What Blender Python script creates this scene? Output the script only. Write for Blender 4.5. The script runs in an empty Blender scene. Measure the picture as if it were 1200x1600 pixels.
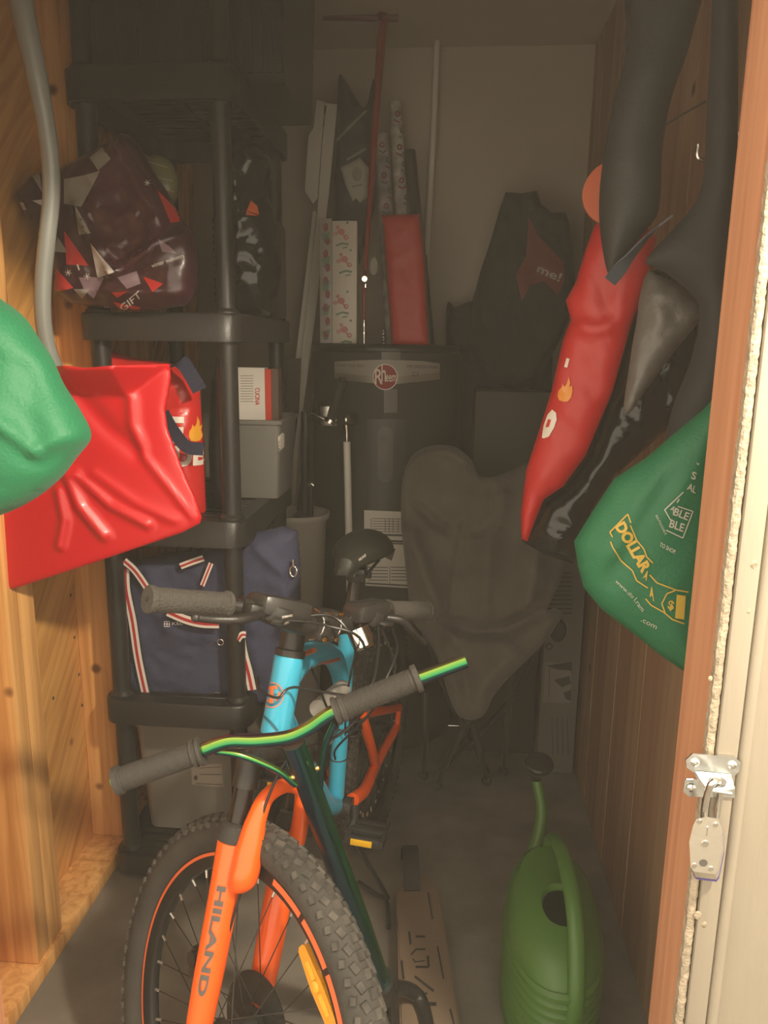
import bpy, bmesh, math, random
import numpy as np
from mathutils import Vector, Matrix, noise
from mathutils.bvhtree import BVHTree
from mathutils.geometry import delaunay_2d_cdt
random.seed(7)
PI = math.pi
S = bpy.context.scene
COL = S.collection
V = Vector

# ------------------------------------------------------------------ camera
FPX, CH = 1208.0, 1.45
yaw, pit, rol = math.radians(4.7), math.radians(12.2), math.radians(.77)
cf = V((-math.sin(yaw)*math.cos(pit), math.cos(yaw)*math.cos(pit), -math.sin(pit)))
cr0 = cf.cross(V((0, 0, 1))).normalized(); cu0 = cr0.cross(cf)
cr = cr0*math.cos(rol) + cu0*math.sin(rol); cu = -cr0*math.sin(rol) + cu0*math.cos(rol)
CAM = V((0, 0, CH))
cd = bpy.data.cameras.new('camera'); cam = bpy.data.objects.new('camera', cd); COL.objects.link(cam)
M = Matrix((cr, cu, -cf)).transposed().to_4x4(); M.translation = CAM
cam.matrix_world = M
cd.sensor_fit = 'VERTICAL'; cd.sensor_height = 24; cd.lens = FPX/1600*24; cd.clip_start = .02
S.camera = cam

# ------------------------------------------------------------------ light
w = bpy.data.worlds.new('world'); S.world = w; w.use_nodes = True
w.node_tree.nodes['Background'].inputs[0].default_value = (1, .86, .66, 1)
w.node_tree.nodes['Background'].inputs[1].default_value = 2.15
ld = bpy.data.lights.new('garage_lamp', 'POINT'); ld.energy = 165; ld.color = (1, .86, .66); ld.shadow_soft_size = .05
lo = bpy.data.objects.new('garage_lamp', ld); lo.location = (.66, .34, 2.13); COL.objects.link(lo)
S.view_settings.view_transform = 'Standard'; S.view_settings.look = 'None'
S.view_settings.gamma = 1; S.view_settings.use_curve_mapping = False
S.view_settings.exposure = 0.0

# ------------------------------------------------------------------ projection aids
def ray(px, py): return cf + cr*((px-600)/FPX) - cu*((py-800)/FPX)
def PY(px, py, Y): v = ray(px, py); return CAM + v*(Y/v.y)
def PX(px, py, X): v = ray(px, py); return CAM + v*(X/v.x)
def PZ(px, py, Z): v = ray(px, py); return CAM + v*((Z-CH)/v.z)
def PP(px, py, p0, n): v = ray(px, py); return CAM + v*((p0-CAM).dot(n)/v.dot(n))

# ------------------------------------------------------------------ materials
MATS = {}
def mat(name, col, rough=.5, metal=0, bump=0, bs=60, var=0, vs=8, coat=0, trans=0, alpha=1, spec=.5, stretch=None, sheen=0):
    if name in MATS: return MATS[name]
    m = bpy.data.materials.new(name); m.use_nodes = True
    nt = m.node_tree; b = nt.nodes['Principled BSDF']
    b.inputs['Base Color'].default_value = (*col, 1); b.inputs['Roughness'].default_value = rough
    b.inputs['Metallic'].default_value = metal; b.inputs['Coat Weight'].default_value = coat
    b.inputs['Transmission Weight'].default_value = trans; b.inputs['Alpha'].default_value = alpha
    b.inputs['Specular IOR Level'].default_value = spec; b.inputs['Sheen Weight'].default_value = sheen
    tc = nt.nodes.new('ShaderNodeTexCoord'); mp = nt.nodes.new('ShaderNodeMapping')
    nt.links.new(tc.outputs['Object'], mp.inputs[0])
    if stretch: mp.inputs['Scale'].default_value = stretch
    if var:
        n = nt.nodes.new('ShaderNodeTexNoise'); n.inputs['Scale'].default_value = vs; n.inputs['Detail'].default_value = 5
        r = nt.nodes.new('ShaderNodeValToRGB')
        r.color_ramp.elements[0].position = .3; r.color_ramp.elements[1].position = .7
        r.color_ramp.elements[0].color = (*[c*(1-var) for c in col], 1); r.color_ramp.elements[1].color = (*[min(1, c*(1+var)) for c in col], 1)
        nt.links.new(mp.outputs[0], n.inputs[0]); nt.links.new(n.outputs[0], r.inputs[0]); nt.links.new(r.outputs[0], b.inputs['Base Color'])
    if bump:
        n = nt.nodes.new('ShaderNodeTexNoise'); n.inputs['Scale'].default_value = bs; n.inputs['Detail'].default_value = 4
        bp = nt.nodes.new('ShaderNodeBump'); bp.inputs['Strength'].default_value = bump; bp.inputs['Distance'].default_value = .004
        nt.links.new(mp.outputs[0], n.inputs[0]); nt.links.new(n.outputs[0], bp.inputs['Height']); nt.links.new(bp.outputs[0], b.inputs['Normal'])
    MATS[name] = m; return m
def wood(name, c1, c2, scale=(30, 30, 1.6), rot=(0, 0, 0), knots=True, rough=.65, bump=.3):
    if name in MATS: return MATS[name]
    m = bpy.data.materials.new(name); m.use_nodes = True; nt = m.node_tree; b = nt.nodes['Principled BSDF']; L = nt.links.new
    tc = nt.nodes.new('ShaderNodeTexCoord'); mp = nt.nodes.new('ShaderNodeMapping'); mp.inputs['Scale'].default_value = scale
    m0 = nt.nodes.new('ShaderNodeMapping'); m0.inputs['Rotation'].default_value = rot
    L(tc.outputs['Object'], m0.inputs[0]); L(m0.outputs[0], mp.inputs[0])
    n = nt.nodes.new('ShaderNodeTexNoise'); n.inputs['Scale'].default_value = 1.3; n.inputs['Detail'].default_value = 6; n.inputs['Distortion'].default_value = .6
    L(mp.outputs[0], n.inputs[0])
    r = nt.nodes.new('ShaderNodeValToRGB'); r.color_ramp.elements[0].position = .32; r.color_ramp.elements[1].position = .62
    r.color_ramp.elements[0].color = (*c1, 1); r.color_ramp.elements[1].color = (*c2, 1); L(n.outputs[0], r.inputs[0])
    out = r.outputs[0]
    if knots:
        v = nt.nodes.new('ShaderNodeTexVoronoi'); v.inputs['Scale'].default_value = 5.5; L(m0.outputs[0], v.inputs[0])
        kr = nt.nodes.new('ShaderNodeValToRGB'); kr.color_ramp.elements[0].position = .05; kr.color_ramp.elements[1].position = .1
        kr.color_ramp.elements[0].color = (1, 1, 1, 1); kr.color_ramp.elements[1].color = (0, 0, 0, 1); L(v.outputs['Distance'], kr.inputs[0])
        mx = nt.nodes.new('ShaderNodeMix'); mx.data_type = 'RGBA'; L(kr.outputs[0], mx.inputs[0]); L(out, mx.inputs[6]); mx.inputs[7].default_value = (c1[0]*.35, c1[1]*.3, c1[2]*.3, 1)
        out = mx.outputs[2]
    L(out, b.inputs['Base Color']); b.inputs['Roughness'].default_value = rough
    bp = nt.nodes.new('ShaderNodeBump'); bp.inputs['Strength'].default_value = bump; bp.inputs['Distance'].default_value = .003
    L(n.outputs[0], bp.inputs['Height']); L(bp.outputs[0], b.inputs['Normal'])
    MATS[name] = m; return m

black = mat('black_plastic', (.022, .020, .018), .38, bump=.15, bs=250)
blackg = mat('black_gloss', (.012, .012, .012), .18)
rubber = mat('black_rubber', (.032, .029, .026), .75, bump=.5, bs=400)
tyre_m = mat('tyre_rubber', (.045, .040, .034), .8, bump=.3, bs=300, var=.25, vs=12)
knob_m = mat('tread_rubber', (.062, .055, .046), .8, var=.55, vs=30)
steel = mat('steel', (.62, .60, .56), .25, 1)
gold = mat('gold_bolt', (.85, .52, .2), .25, 1)
chrome = mat('chrome', (.85, .85, .83), .12, 1)
galv = mat('zinc_plate', (.72, .74, .73), .28, 1, bump=.1, bs=90)
white = mat('white_paint', (.72, .68, .6), .45)
paper = mat('white_paper', (.66, .62, .54), .7)
greyp = mat('grey_plastic', (.20, .19, .17), .4)
orange = mat('orange_paint', (.95, .12, .008), .30, coat=.4)
blue = mat('blue_paint', (.045, .42, .62), .30, coat=.3)

# ------------------------------------------------------------------ object helpers
ORG = {}
def tag(o, label=None, cat=None, group=None, kind=None):
    if label: o['label'] = label
    if cat: o['category'] = cat
    if group: o['group'] = group
    if kind: o['kind'] = kind
    return o
def thing(name, label, cat, loc, group=None):
    o = bpy.data.objects.new(name, None); COL.objects.link(o); o.location = V(loc); o.empty_display_size = .05
    ORG[o] = V(loc); return tag(o, label, cat, group)
def obj(name, bm, m, parent=None, label=None, cat=None, group=None, kind=None, smooth=True, ang=38, keep=False):
    me = bpy.data.meshes.new(name)
    for f in bm.faces: f.smooth = smooth
    if parent is not None: o0 = ORG[parent]
    elif kind == 'structure' or keep: o0 = V((0, 0, 0))
    else:
        xs = [v.co for v in bm.verts]
        o0 = V((sum(c.x for c in xs)/len(xs), sum(c.y for c in xs)/len(xs), min(c.z for c in xs)))
    for v in bm.verts: v.co -= o0
    bm.to_mesh(me); bm.free()
    if smooth and ang < 180: me.set_sharp_from_angle(angle=math.radians(ang))
    for x in (m if isinstance(m, (list, tuple)) else [m]): me.materials.append(x)
    o = bpy.data.objects.new(name, me); COL.objects.link(o)
    if parent is not None: o.parent = parent
    else: o.location = o0
    ORG[o] = o0
    return tag(o, label, cat, group, kind)
def B(): return bmesh.new()
def box(bm, c, s, R=None, bev=0, seg=2):
    r = bmesh.ops.create_cube(bm, size=1)
    vs = r['verts']
    for v in vs: v.co = V((v.co.x*s[0], v.co.y*s[1], v.co.z*s[2]))
    if bev:
        es = list({e for v in vs for e in v.link_edges})
        rr = bmesh.ops.bevel(bm, geom=es, offset=bev, segments=seg, profile=.5, affect='EDGES', clamp_overlap=True)
        vs = list({v for f in rr['faces'] for v in f.verts} | {v for v in vs if v.is_valid})
        seen = set(vs); st = list(vs)
        while st:
            for e in st.pop().link_edges:
                for v in e.verts:
                    if v not in seen: seen.add(v); st.append(v)
        vs = list(seen)
    for v in vs: v.co = (R @ v.co if R else v.co) + V(c)
    return bm
def b2(bm, a, b, bev=0):
    a, b = V(a), V(b); return box(bm, (a+b)/2, [abs(x) for x in (b-a)], bev=bev)
def frame_of(d):
    d = d.normalized(); a = V((0, 0, 1)) if abs(d.z) < .9 else V((1, 0, 0))
    x = a.cross(d).normalized(); return x, d.cross(x), d
def ring(bm, c, x, y, r, seg): return [bm.verts.new(c + x*(r*math.cos(2*PI*i/seg)) + y*(r*math.sin(2*PI*i/seg))) for i in range(seg)]
def skin(bm, rings, closed=False, caps=True):
    n = len(rings[0]); m = len(rings)
    for j in range(m if closed else m-1):
        a, b = rings[j], rings[(j+1) % m]
        for i in range(n): bm.faces.new((a[i], a[(i+1) % n], b[(i+1) % n], b[i]))
    if caps and not closed:
        bm.faces.new(list(reversed(rings[0]))); bm.faces.new(rings[-1])
def cyl(bm, p0, p1, r0, r1=None, seg=20, caps=True):
    p0, p1 = V(p0), V(p1); r1 = r0 if r1 is None else r1
    x, y, d = frame_of(p1-p0); skin(bm, [ring(bm, p0, x, y, r0, seg), ring(bm, p1, x, y, r1, seg)], caps=caps); return bm
def smooth_pts(pts, n=6):
    pts = [V(p) for p in pts]
    if len(pts) < 3: return pts
    out = []
    P = [pts[0]*2-pts[1]] + pts + [pts[-1]*2-pts[-2]]
    for i in range(1, len(P)-2):
        a, b, c, d = P[i-1:i+3]
        for k in range(n):
            t = k/n
            out.append(.5*((2*b) + (c-a)*t + (2*a-5*b+4*c-d)*t*t + (3*b-3*c+d-a)*t**3))
    out.append(pts[-1]); return out
def tube(bm, pts, r, seg=12, n=6, closed=False, caps=True):
    m = len(pts)
    if closed: P = [V(p) for p in pts]
    else: P = smooth_pts(pts, n) if n > 1 else [V(p) for p in pts]
    K = len(P)
    rr = [r]*K if not isinstance(r, (list, tuple)) else [float(np.interp(i/(K-1)*(m-1), range(m), r)) for i in range(K)]
    rings = []; x = None
    for i in range(K):
        a = P[(i-1) % K] if (closed or i > 0) else P[i]; b = P[(i+1) % K] if (closed or i < K-1) else P[i]
        d = (b-a).normalized()
        if x is None: x, y, d = frame_of(d)
        else: x = (x - d*x.dot(d)).normalized(); y = d.cross(x)
        rings.append(ring(bm, P[i], x, y, rr[i], seg))
    skin(bm, rings, closed=closed, caps=caps); return bm
def flat_tube(bm, pts, wv, hw, th, n=6):
    """strap: rectangular section, wide along wv"""
    P = smooth_pts(pts, n); rings = []
    for i, p in enumerate(P):
        d = (P[min(i+1, len(P)-1)] - P[max(i-1, 0)]).normalized()
        wi = wv[0].lerp(wv[1], i/(len(P)-1)) if isinstance(wv, (list, tuple)) else wv
        x = (wi - d*wi.dot(d)).normalized(); y = d.cross(x)
        rings.append([bm.verts.new(p + x*a*hw + y*b*th/2) for a, b in ((-1, -1), (1, -1), (1, 1), (-1, 1))])
    skin(bm, rings); return bm
def lathe(bm, prof, c, axis=(0, 0, 1), seg=32, sx=1, sy=1, X=None, caps=True):
    c = V(c); x, y, d = frame_of(V(axis))
    if X is not None: x = (V(X) - d*V(X).dot(d)).normalized(); y = d.cross(x)
    rings = [[bm.verts.new(c + d*z + x*(r*sx*math.cos(2*PI*i/seg)) + y*(r*sy*math.sin(2*PI*i/seg))) for i in range(seg)] for r, z in prof]
    skin(bm, rings, caps=caps); return bm
def prism(bm, pts, vec):
    pts = [V(p) for p in pts]; vec = V(vec)
    a = [bm.verts.new(p) for p in pts]; b = [bm.verts.new(p+vec) for p in pts]
    n = len(a)
    for i in range(n): bm.faces.new((a[i], a[(i+1) % n], b[(i+1) % n], b[i]))
    bm.faces.new(list(reversed(a))); bm.faces.new(b); bmesh.ops.recalc_face_normals(bm, faces=bm.faces); return bm
def strip(bm, a, b, w, th=.002, nrm=(0, -1, 0)):
    """flat bar from a to b"""
    a, b, nrm = V(a), V(b), V(nrm); d = (b-a).normalized(); s = d.cross(nrm).normalized()*(w/2)
    prism(bm, [a-s, b-s, b+s, a+s], nrm*th); return bm

# ---- soft bodies: an outline in its own plane, inflated to a real volume
def seg_dist(P, A, Bq):
    d = Bq-A; L = (d*d).sum(1)+1e-12
    t = np.clip(((P[:, None, :]-A)*d).sum(2)/L, 0, 1)
    return np.sqrt(((P[:, None, :]-(A+t[..., None]*d))**2).sum(2))
def inside(P, poly):
    x, y = P[:, 0], P[:, 1]; c = np.zeros(len(P), bool); n = len(poly)
    for i in range(n):
        x1, y1 = poly[i]; x2, y2 = poly[(i+1) % n]
        m = (y1 > y) != (y2 > y)
        xi = (x2-x1)*(y-y1)/((y2-y1)+1e-12)+x1
        c ^= m & (x < xi)
    return c
def soft(name, outl, p0, m, n=(0, -1, 0), tf=.04, tb=.04, D=.08, res=.012, wr=.005, wf=14, st=(1, 1, 0), fine=.0015, ridges=(), smooth=True, edge=.0, hfun=None, rim=.0015, **kw):
    n = V(n).normalized(); p0 = V(p0)
    u = n.cross(V((0, 0, 1))).normalized()*-1; vv = n.cross(u)
    if vv.z < 0: vv = -vv
    def uv(px, py): q = PP(px, py, p0, n)-p0; return (q.dot(u), q.dot(vv))
    poly = [uv(*q) for q in outl]
    if smooth:
        k = len(poly); out = []
        for i in range(k):
            a, b, c, d = [np.array(poly[(i+j) % k]) for j in (-1, 0, 1, 2)]
            for t in (0, .25, .5, .75): out.append(.5*((2*b)+(c-a)*t+(2*a-5*b+4*c-d)*t*t+(3*b-3*c+d-a)*t**3))
        poly = out
    poly = [np.array(q) for q in poly]; dense = []
    for i in range(len(poly)):
        a, b = poly[i], poly[(i+1) % len(poly)]; k = max(1, int(np.linalg.norm(b-a)/res))
        for j in range(k): dense.append(a+(b-a)*j/k)
    poly = np.array(dense)
    if edge:
        poly = poly + np.array([[noise.noise(V((q[0]*25, q[1]*25, 1)))*edge, noise.noise(V((q[0]*25, q[1]*25, 9)))*edge] for q in poly])
    A = poly; Bq = np.roll(poly, -1, 0)
    lo_, hi_ = poly.min(0), poly.max(0)
    gx, gy = np.meshgrid(np.arange(lo_[0], hi_[0], res), np.arange(lo_[1], hi_[1], res*.87)); gx[1::2] += res/2
    G = np.stack([gx.ravel(), gy.ravel()], 1); G = G[inside(G, poly)]; G = G[seg_dist(G, A, Bq).min(1) > res*.5]
    P2 = [V(q) for q in poly] + [V(q) for q in G]; k = len(poly)
    r = delaunay_2d_cdt(P2, [], [list(range(k))], 1, 1e-6)
    vs, fs = r[0], r[2]
    Q = np.array([[q[0], q[1]] for q in vs]); dist = seg_dist(Q, A, Bq).min(1)
    h = np.sqrt(np.clip(1-(1-np.minimum(dist/D, 1))**2, 0, 1))
    mask = np.minimum(1, dist/.03)
    add = np.zeros(len(Q))
    for (pl_, dep, wd) in ridges:
        L = np.array([uv(*q) for q in pl_]); dd = seg_dist(Q, L[:-1], L[1:]).min(1)
        add += dep*np.exp(-(dd/wd)**2)
    ca, sa = math.cos(st[2]), math.sin(st[2]); wn = []; wb = []
    for q in Q:
        x, y = (q[0]*ca+q[1]*sa)*st[0], (-q[0]*sa+q[1]*ca)*st[1]
        a = noise.noise(V((x*wf, y*wf, 3+p0.x*7))); b = noise.noise(V((x*wf*2.3+5, y*wf*2.3, 8+p0.z*5))); c = noise.noise(V((x*wf*5, y*wf*5+3, 1)))
        wn.append(wr*((1-2*abs(a))*.9+(1-2*abs(b))*.5) + fine*c*2)
        a = noise.noise(V((x*wf, y*wf, 30))); wb.append(wr*(1-2*abs(a)))
    wn, wb = np.array(wn), np.array(wb)
    hf = tf*h+mask*(wn+add)+rim/2
    if hfun is not None: hf = hf + np.array([hfun(q[0], q[1]) for q in Q])
    hb = -tb*h-mask*wb-rim/2
    if hfun is not None: hb = hb + np.array([hfun(q[0], q[1]) for q in Q])
    if tb < .006: hb = hf-np.maximum(rim, .002)-tb*h
    bm = B()
    T = [bm.verts.new(p0+u*float(q[0])+vv*float(q[1])+n*float(z)) for q, z in zip(Q, hf)]
    U = [bm.verts.new(p0+u*float(q[0])+vv*float(q[1])+n*float(z)) for q, z in zip(Q, hb)]
    for f in fs:
        bm.faces.new([T[i] for i in f]); bm.faces.new([U[i] for i in reversed(f)])
    be = [e for e in bm.edges if len(e.link_faces) == 1]
    idx = {v: i for i, v in enumerate(T)}
    for e in be:
        a, b = e.verts
        if a in idx and b in idx:
            try: bm.faces.new((a, b, U[idx[b]], U[idx[a]]))
            except ValueError: pass
    bmesh.ops.recalc_face_normals(bm, faces=bm.faces)
    bv = BVHTree.FromBMesh(bm)
    o = obj(name, bm, m, ang=180, **kw); BV[o] = bv
    return o
BV = {}
def bvh_of(o):
    if o in BV: return BV[o]
    bm = B(); bm.from_mesh(o.data)
    for v in bm.verts: v.co += ORG[o]
    BV[o] = BVHTree.FromBMesh(bm); bm.free(); return BV[o]
TXT = {}
def text_shape(s, bold=.0):
    """list of (verts2d, faces) for a string, height of capitals = 1, centred on its width"""
    cu_ = bpy.data.curves.new('t', 'FONT'); cu_.body = s; cu_.size = 1; cu_.offset = bold; cu_.resolution_u = 3
    o = bpy.data.objects.new('t', cu_); COL.objects.link(o)
    dg = bpy.context.evaluated_depsgraph_get(); dg.update()
    me = bpy.data.meshes.new_from_object(o.evaluated_get(dg))
    vs = [(v.co.x, v.co.y) for v in me.vertices]; fs = [list(p.vertices) for p in me.polygons]
    bpy.data.objects.remove(o); bpy.data.meshes.remove(me); bpy.data.curves.remove(cu_)
    if not vs: return [], [], 1
    W = max(v[0] for v in vs); x0 = min(v[0] for v in vs)
    return [((x-x0), y/.7) for x, y in vs], fs, W-x0
def decal(name, shapes, target, m, parent=None, off=.0012, L=5, label=None, wrap=None):
    """flat print laid on a surface: shapes = list of (verts_px, faces)"""
    bm = B()
    for vs, fs in shapes:
        vv_ = [bm.verts.new((x, y, 0)) for x, y in vs]
        for f in fs:
            try: bm.faces.new([vv_[i] for i in f])
            except ValueError: pass
    bmesh.ops.remove_doubles(bm, verts=bm.verts, dist=.02)
    bmesh.ops.triangulate(bm, faces=bm.faces)
    for _ in range(6):
        es = [e for e in bm.edges if e.calc_length() > L]
        if not es: break
        bmesh.ops.subdivide_edges(bm, edges=es, cuts=1); bmesh.ops.triangulate(bm, faces=bm.faces)
    tr = bvh_of(target); bad = []
    for v in bm.verts:
        d = ray(v.co.x, v.co.y).normalized()
        loc, nr, i, ds = tr.ray_cast(CAM, d)
        if loc is None: bad.append(v); continue
        if nr.dot(d) > 0: nr = -nr
        v.co = loc + nr*off*.4 - d*off
    bmesh.ops.delete(bm, geom=bad, context='VERTS')
    if not bm.faces: bm.free(); return None
    if len(shapes) > 1 or name in ('lettering', 'badge_lettering', 'mark'): kind = 'stuff'
    else: kind = None
    return obj(name, bm, m, parent=parent or target, smooth=True, ang=180, label=label, kind=kind)
def decals(name, shapes, *a, **k):
    for sh in shapes: decal(name, [sh], *a, **k)
def T(s, o, ex, ey, bold=.0, mono=None):
    """text placed in the photograph's frame: o = left end of the baseline, ex = whole width vector, ey = cap height vector"""
    vs, fs, W = text_shape(s, bold)
    return ([(o[0]+x/W*ex[0]+y*ey[0], o[1]+x/W*ex[1]+y*ey[1]) for x, y in vs], fs)
def poly(*pts): return (list(pts), [list(range(len(pts)))])
def line(pts, w):
    out_v, out_f = [], []
    for (a, b) in zip(pts, pts[1:]):
        d = math.hypot(b[0]-a[0], b[1]-a[1]) or 1; nx, ny = -(b[1]-a[1])/d*w/2, (b[0]-a[0])/d*w/2
        k = len(out_v); out_v += [(a[0]+nx, a[1]+ny), (b[0]+nx, b[1]+ny), (b[0]-nx, b[1]-ny), (a[0]-nx, a[1]-ny)]; out_f.append([k, k+1, k+2, k+3])
    return out_v, out_f
def disc(cx, cy, rx, ry, k=24, r0=0):
    if not r0: return [(cx+rx*math.cos(2*PI*i/k), cy+ry*math.sin(2*PI*i/k)) for i in range(k)], [list(range(k))]
    o = [(cx+rx*math.cos(2*PI*i/k), cy+ry*math.sin(2*PI*i/k)) for i in range(k)]; q = [(cx+(x-cx)*r0, cy+(y-cy)*r0) for x, y in o]
    return o+q, [[i, (i+1) % k, k+(i+1) % k, k+i] for i in range(k)]
def xf(o, u, v, pts, wd): return (line([(o[0]+u[0]*x+v[0]*y, o[1]+u[1]*x+v[1]*y) for x, y in pts], wd))
FLAME = [(0, -1), (-.42, -.95), (-.62, -.6), (-.58, -.2), (-.35, .1), (-.33, .35), (-.12, .15), (.05, .45), (.12, 1), (.32, .55), (.3, .2), (.52, .35), (.62, -.1), (.58, -.55), (.35, -.92)]
def flame(cx, cy, s, ang=0):
    c, q = math.cos(ang), math.sin(ang)
    return [(cx+s*(x*c+y*q)*.9, cy-s*(-x*q+y*c)) for x, y in FLAME], [list(range(len(FLAME)))]

# ================================================================== SETTING
concrete = mat('concrete', (.20, .178, .147), .8, bump=.25, bs=40, var=.28, vs=5)
drywall = mat('drywall', (.50, .44, .36), .85, bump=.1, bs=120, var=.05, vs=3)
ply = wood('plywood', (.56, .25, .060), (.80, .42, .12), (26, 26, 2.2), (.75, 0, 0), rough=.6)
stud_m = wood('stud_pine', (.60, .27, .07), (.84, .46, .16), (34, 34, 1.4))
weath = wood('weathered_pine', (.25, .18, .11), (.36, .26, .16), (40, 40, 2))
plank_a = wood('plank_red', (.28, .15, .085), (.36, .20, .115), (30, 30, 1.5))
plank_b = wood('plank_tan', (.32, .19, .105), (.40, .25, .14), (30, 30, 1.5))
cream = mat('cream_paint', (.33, .288, .225), .55, bump=.5, bs=14, var=.05, vs=6, stretch=(3, 3, .5))
caulk = mat('cream_caulk', (.40, .33, .24), .75, bump=1, bs=130, var=.2, vs=60)
jamb_m = wood('jamb_wood', (.52, .22, .11), (.66, .32, .17), (30, 30, 1.3), knots=False)

XL, XR, YB, YF, ZC = -1.0, .475, 3.08, .955, 2.5
bm = B(); b2(bm, (-3, -1.6, -.1), (2.5, YB+.1, 0)); obj('floor', bm, concrete, kind='structure', label='grey concrete floor, scuffed, running into the storage closet')
bm = B(); b2(bm, (XL-.1, YF, ZC), (XR+.1, YB+.1, ZC+.08)); obj('ceiling', bm, drywall, kind='structure', label='drywall ceiling of the closet')
bm = B(); b2(bm, (XL-.1, YB, 0), (XR+.1, YB+.1, ZC)); obj('wall_back', bm, drywall, kind='structure', label='beige painted wall behind the water heater')
wl_ = bm = B(); b2(bm, (XL-.1, YF, 0), (XL-.013, YB, ZC)); wl = obj('wall_left', bm, weath, kind='structure', label='stud wall behind the black shelving')
for y0, y1 in ((YF, 1.498), (1.503, 2.20), (2.205, 2.72), (2.725, YB)):
    bm = B(); b2(bm, (XL-.013, y0, .002), (XL, y1, ZC), bev=.001); obj('plywood_panel', bm, ply, parent=wl)
for y0, y1, xf_, mm in ((1.452, 1.503, -.905, stud_m), (1.506, 1.566, -.906, stud_m), (1.567, 1.598, -.925, weath), (1.93, 1.972, -.905, stud_m), (2.30, 2.34, -.905, stud_m), (2.72, 2.76, -.905, stud_m), (1.0, 1.04, -.905, stud_m)):
    bm = B(); b2(bm, (XL+.001, y0, .042), (xf_, y1, ZC), bev=.002); obj('stud', bm, mm, parent=wl)
# screw holes in the plywood
for px, py in ((123, 1054), (83, 1091), (128, 1102), (110, 930), (116, 996)):
    p = PX(px, py, XL); obj('screw', cyl(B(), p+V((.0005, 0, 0)), p+V((.0015, 0, 0)), .005, .004, 10), mat('rust', (.1, .06, .035), .7), parent=wl)
bm = B(); b2(bm, (XL, YF+.05, 0), (-.895, YB, .040), bev=.003); obj('baseboard_left', bm, stud_m, kind='structure', label='pine sill plate at the foot of the left wall')
bm = B(); b2(bm, (XR+.012, YF, 0), (XR+.1, YB, ZC)); wr_ = obj('wall_right', bm, weath, kind='structure', label='wall of upright boards right of the chair')
y = YF+.05; k = 0
while y < YB-.02:
    wdt = (.17, .12, .15, .13)[k % 4]; y1 = min(y+wdt, YB)
    bm = B(); b2(bm, (XR+(.0 if k % 2 else .002), y+.001, .003), (XR+.012, y1-.001, ZC)); obj('plank', bm, plank_b if k % 2 else plank_a, parent=wr_); y = y1; k += 1
# front wall: the face outside the opening
g1 = PY(1168, 1000, .9).x; g2 = PY(1187, 1000, .9).x; JX = .3245
bm = B(); b2(bm, (JX+.052, YF-.04, 0), (2.2, YF+.045, ZC)); b2(bm, (-.72-.02, YF-.04, 0), (-2.4, YF+.045, ZC)); b2(bm, (-.8, YF-.04, 1.94), (JX+.1, YF+.045, ZC))
wf = obj('wall_front', bm, cream, kind='structure', label='painted wall around the closet doorway')
bm = B(); b2(bm, (g2, YF-.052, 0), (2.2, YF-.0405, ZC)); obj('siding_board', bm, cream, parent=wf)
bm = B(); b2(bm, (JX, .9005, 0), (JX+.0515, 1.0, 2.0)); obj('trim_1', bm, jamb_m, kind='structure', label='reddish wood jamb edge of the doorway, right side')
bm = B(); b2(bm, (-.74, .9005, 0), (-.69, 1.0, 2.0)); obj('trim_2', bm, jamb_m, kind='structure', label='left door jamb')
bm = B(); b2(bm, (-.74, .9005, 1.915), (JX+.052, 1.0, 1.94)); obj('trim_3', bm, jamb_m, kind='structure', label='head jamb above the doorway')
bm = B(); b2(bm, (JX+.0115, .886, 0), (g1, .9003, 2.06), bev=.003)
tr4 = obj('trim_4', bm, cream, kind='structure', label='cream painted casing board carrying the hasp')
bm = B(); tube(bm, [(g1+.009, .894, 0), (g1+.009, .894, 1.2), (g1+.009, .894, 2.06)], .008, 10, n=2); obj('trim_5', bm, cream, kind='structure', label='rounded cream stop bead beside the casing board')
bm = B(); rl, rr_ = [], []
for i, z in enumerate(np.arange(0, 2.06, .005)):
    w1 = JX-.0008+random.uniform(-.0009, .0006)+noise.noise(V((0, 0, z*9)))*.0012; w2 = JX+.0098+random.uniform(-.0007, .0007)
    rl.append([bm.verts.new(q) for q in ((w1, .8995, z), (w1+.0005, .8905, z), (w1+.003, .8885+random.uniform(-.0006, .0006), z), (w2-.003, .8885+random.uniform(-.0006, .0006), z), (w2, .891, z), (w2, .8995, z))])
skin(bm, rl); obj('caulk_bead', bm, caulk, parent=tr4, label='rough lumpy bead of dried caulk')
bm = B()
for px, py, r in ((1178, 882, .0035), (1170, 955, .002), (1110, 1060, .0022), (1090, 1430, .004), (1100, 1445, .003)):
    p = PY(px, py, .886); bmesh.ops.create_icosphere(bm, subdivisions=2, radius=r, matrix=Matrix.Translation(p) @ Matrix.Diagonal((1.2, .25, 1.6, 1)))
obj('paint_blob', bm, caulk, parent=tr4)

# ================================================================== WATER HEATER
HC = V((-.225, 2.78, 0)); HR = .262
heat_m = mat('heater_enamel', (.052, .047, .036), .6, bump=.05, bs=60, spec=.3)
ht = thing('water_heater', 'dark grey cylindrical water heater with a round red badge against the back wall', 'water heater', HC)
bm = B(); lathe(bm, [(.05, .02), (HR-.01, .02), (HR, .03), (HR, 1.435), (HR-.006, 1.447), (HR-.02, 1.452), (.05, 1.452)], HC, seg=64); tank = obj('tank', bm, heat_m, ht)
bm = B(); lathe(bm, [(HR+.001, 1.425), (HR+.004, 1.43), (HR+.004, 1.44), (HR+.001, 1.445)], HC, seg=64, caps=False); obj('top_rim', bm, black, ht)
for a in (0, 2.1, 4.2): obj('foot', cyl(B(), HC+V((.2*math.cos(a), .2*math.sin(a), 0)), HC+V((.2*math.cos(a), .2*math.sin(a), .022)), .02), black, ht)
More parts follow.
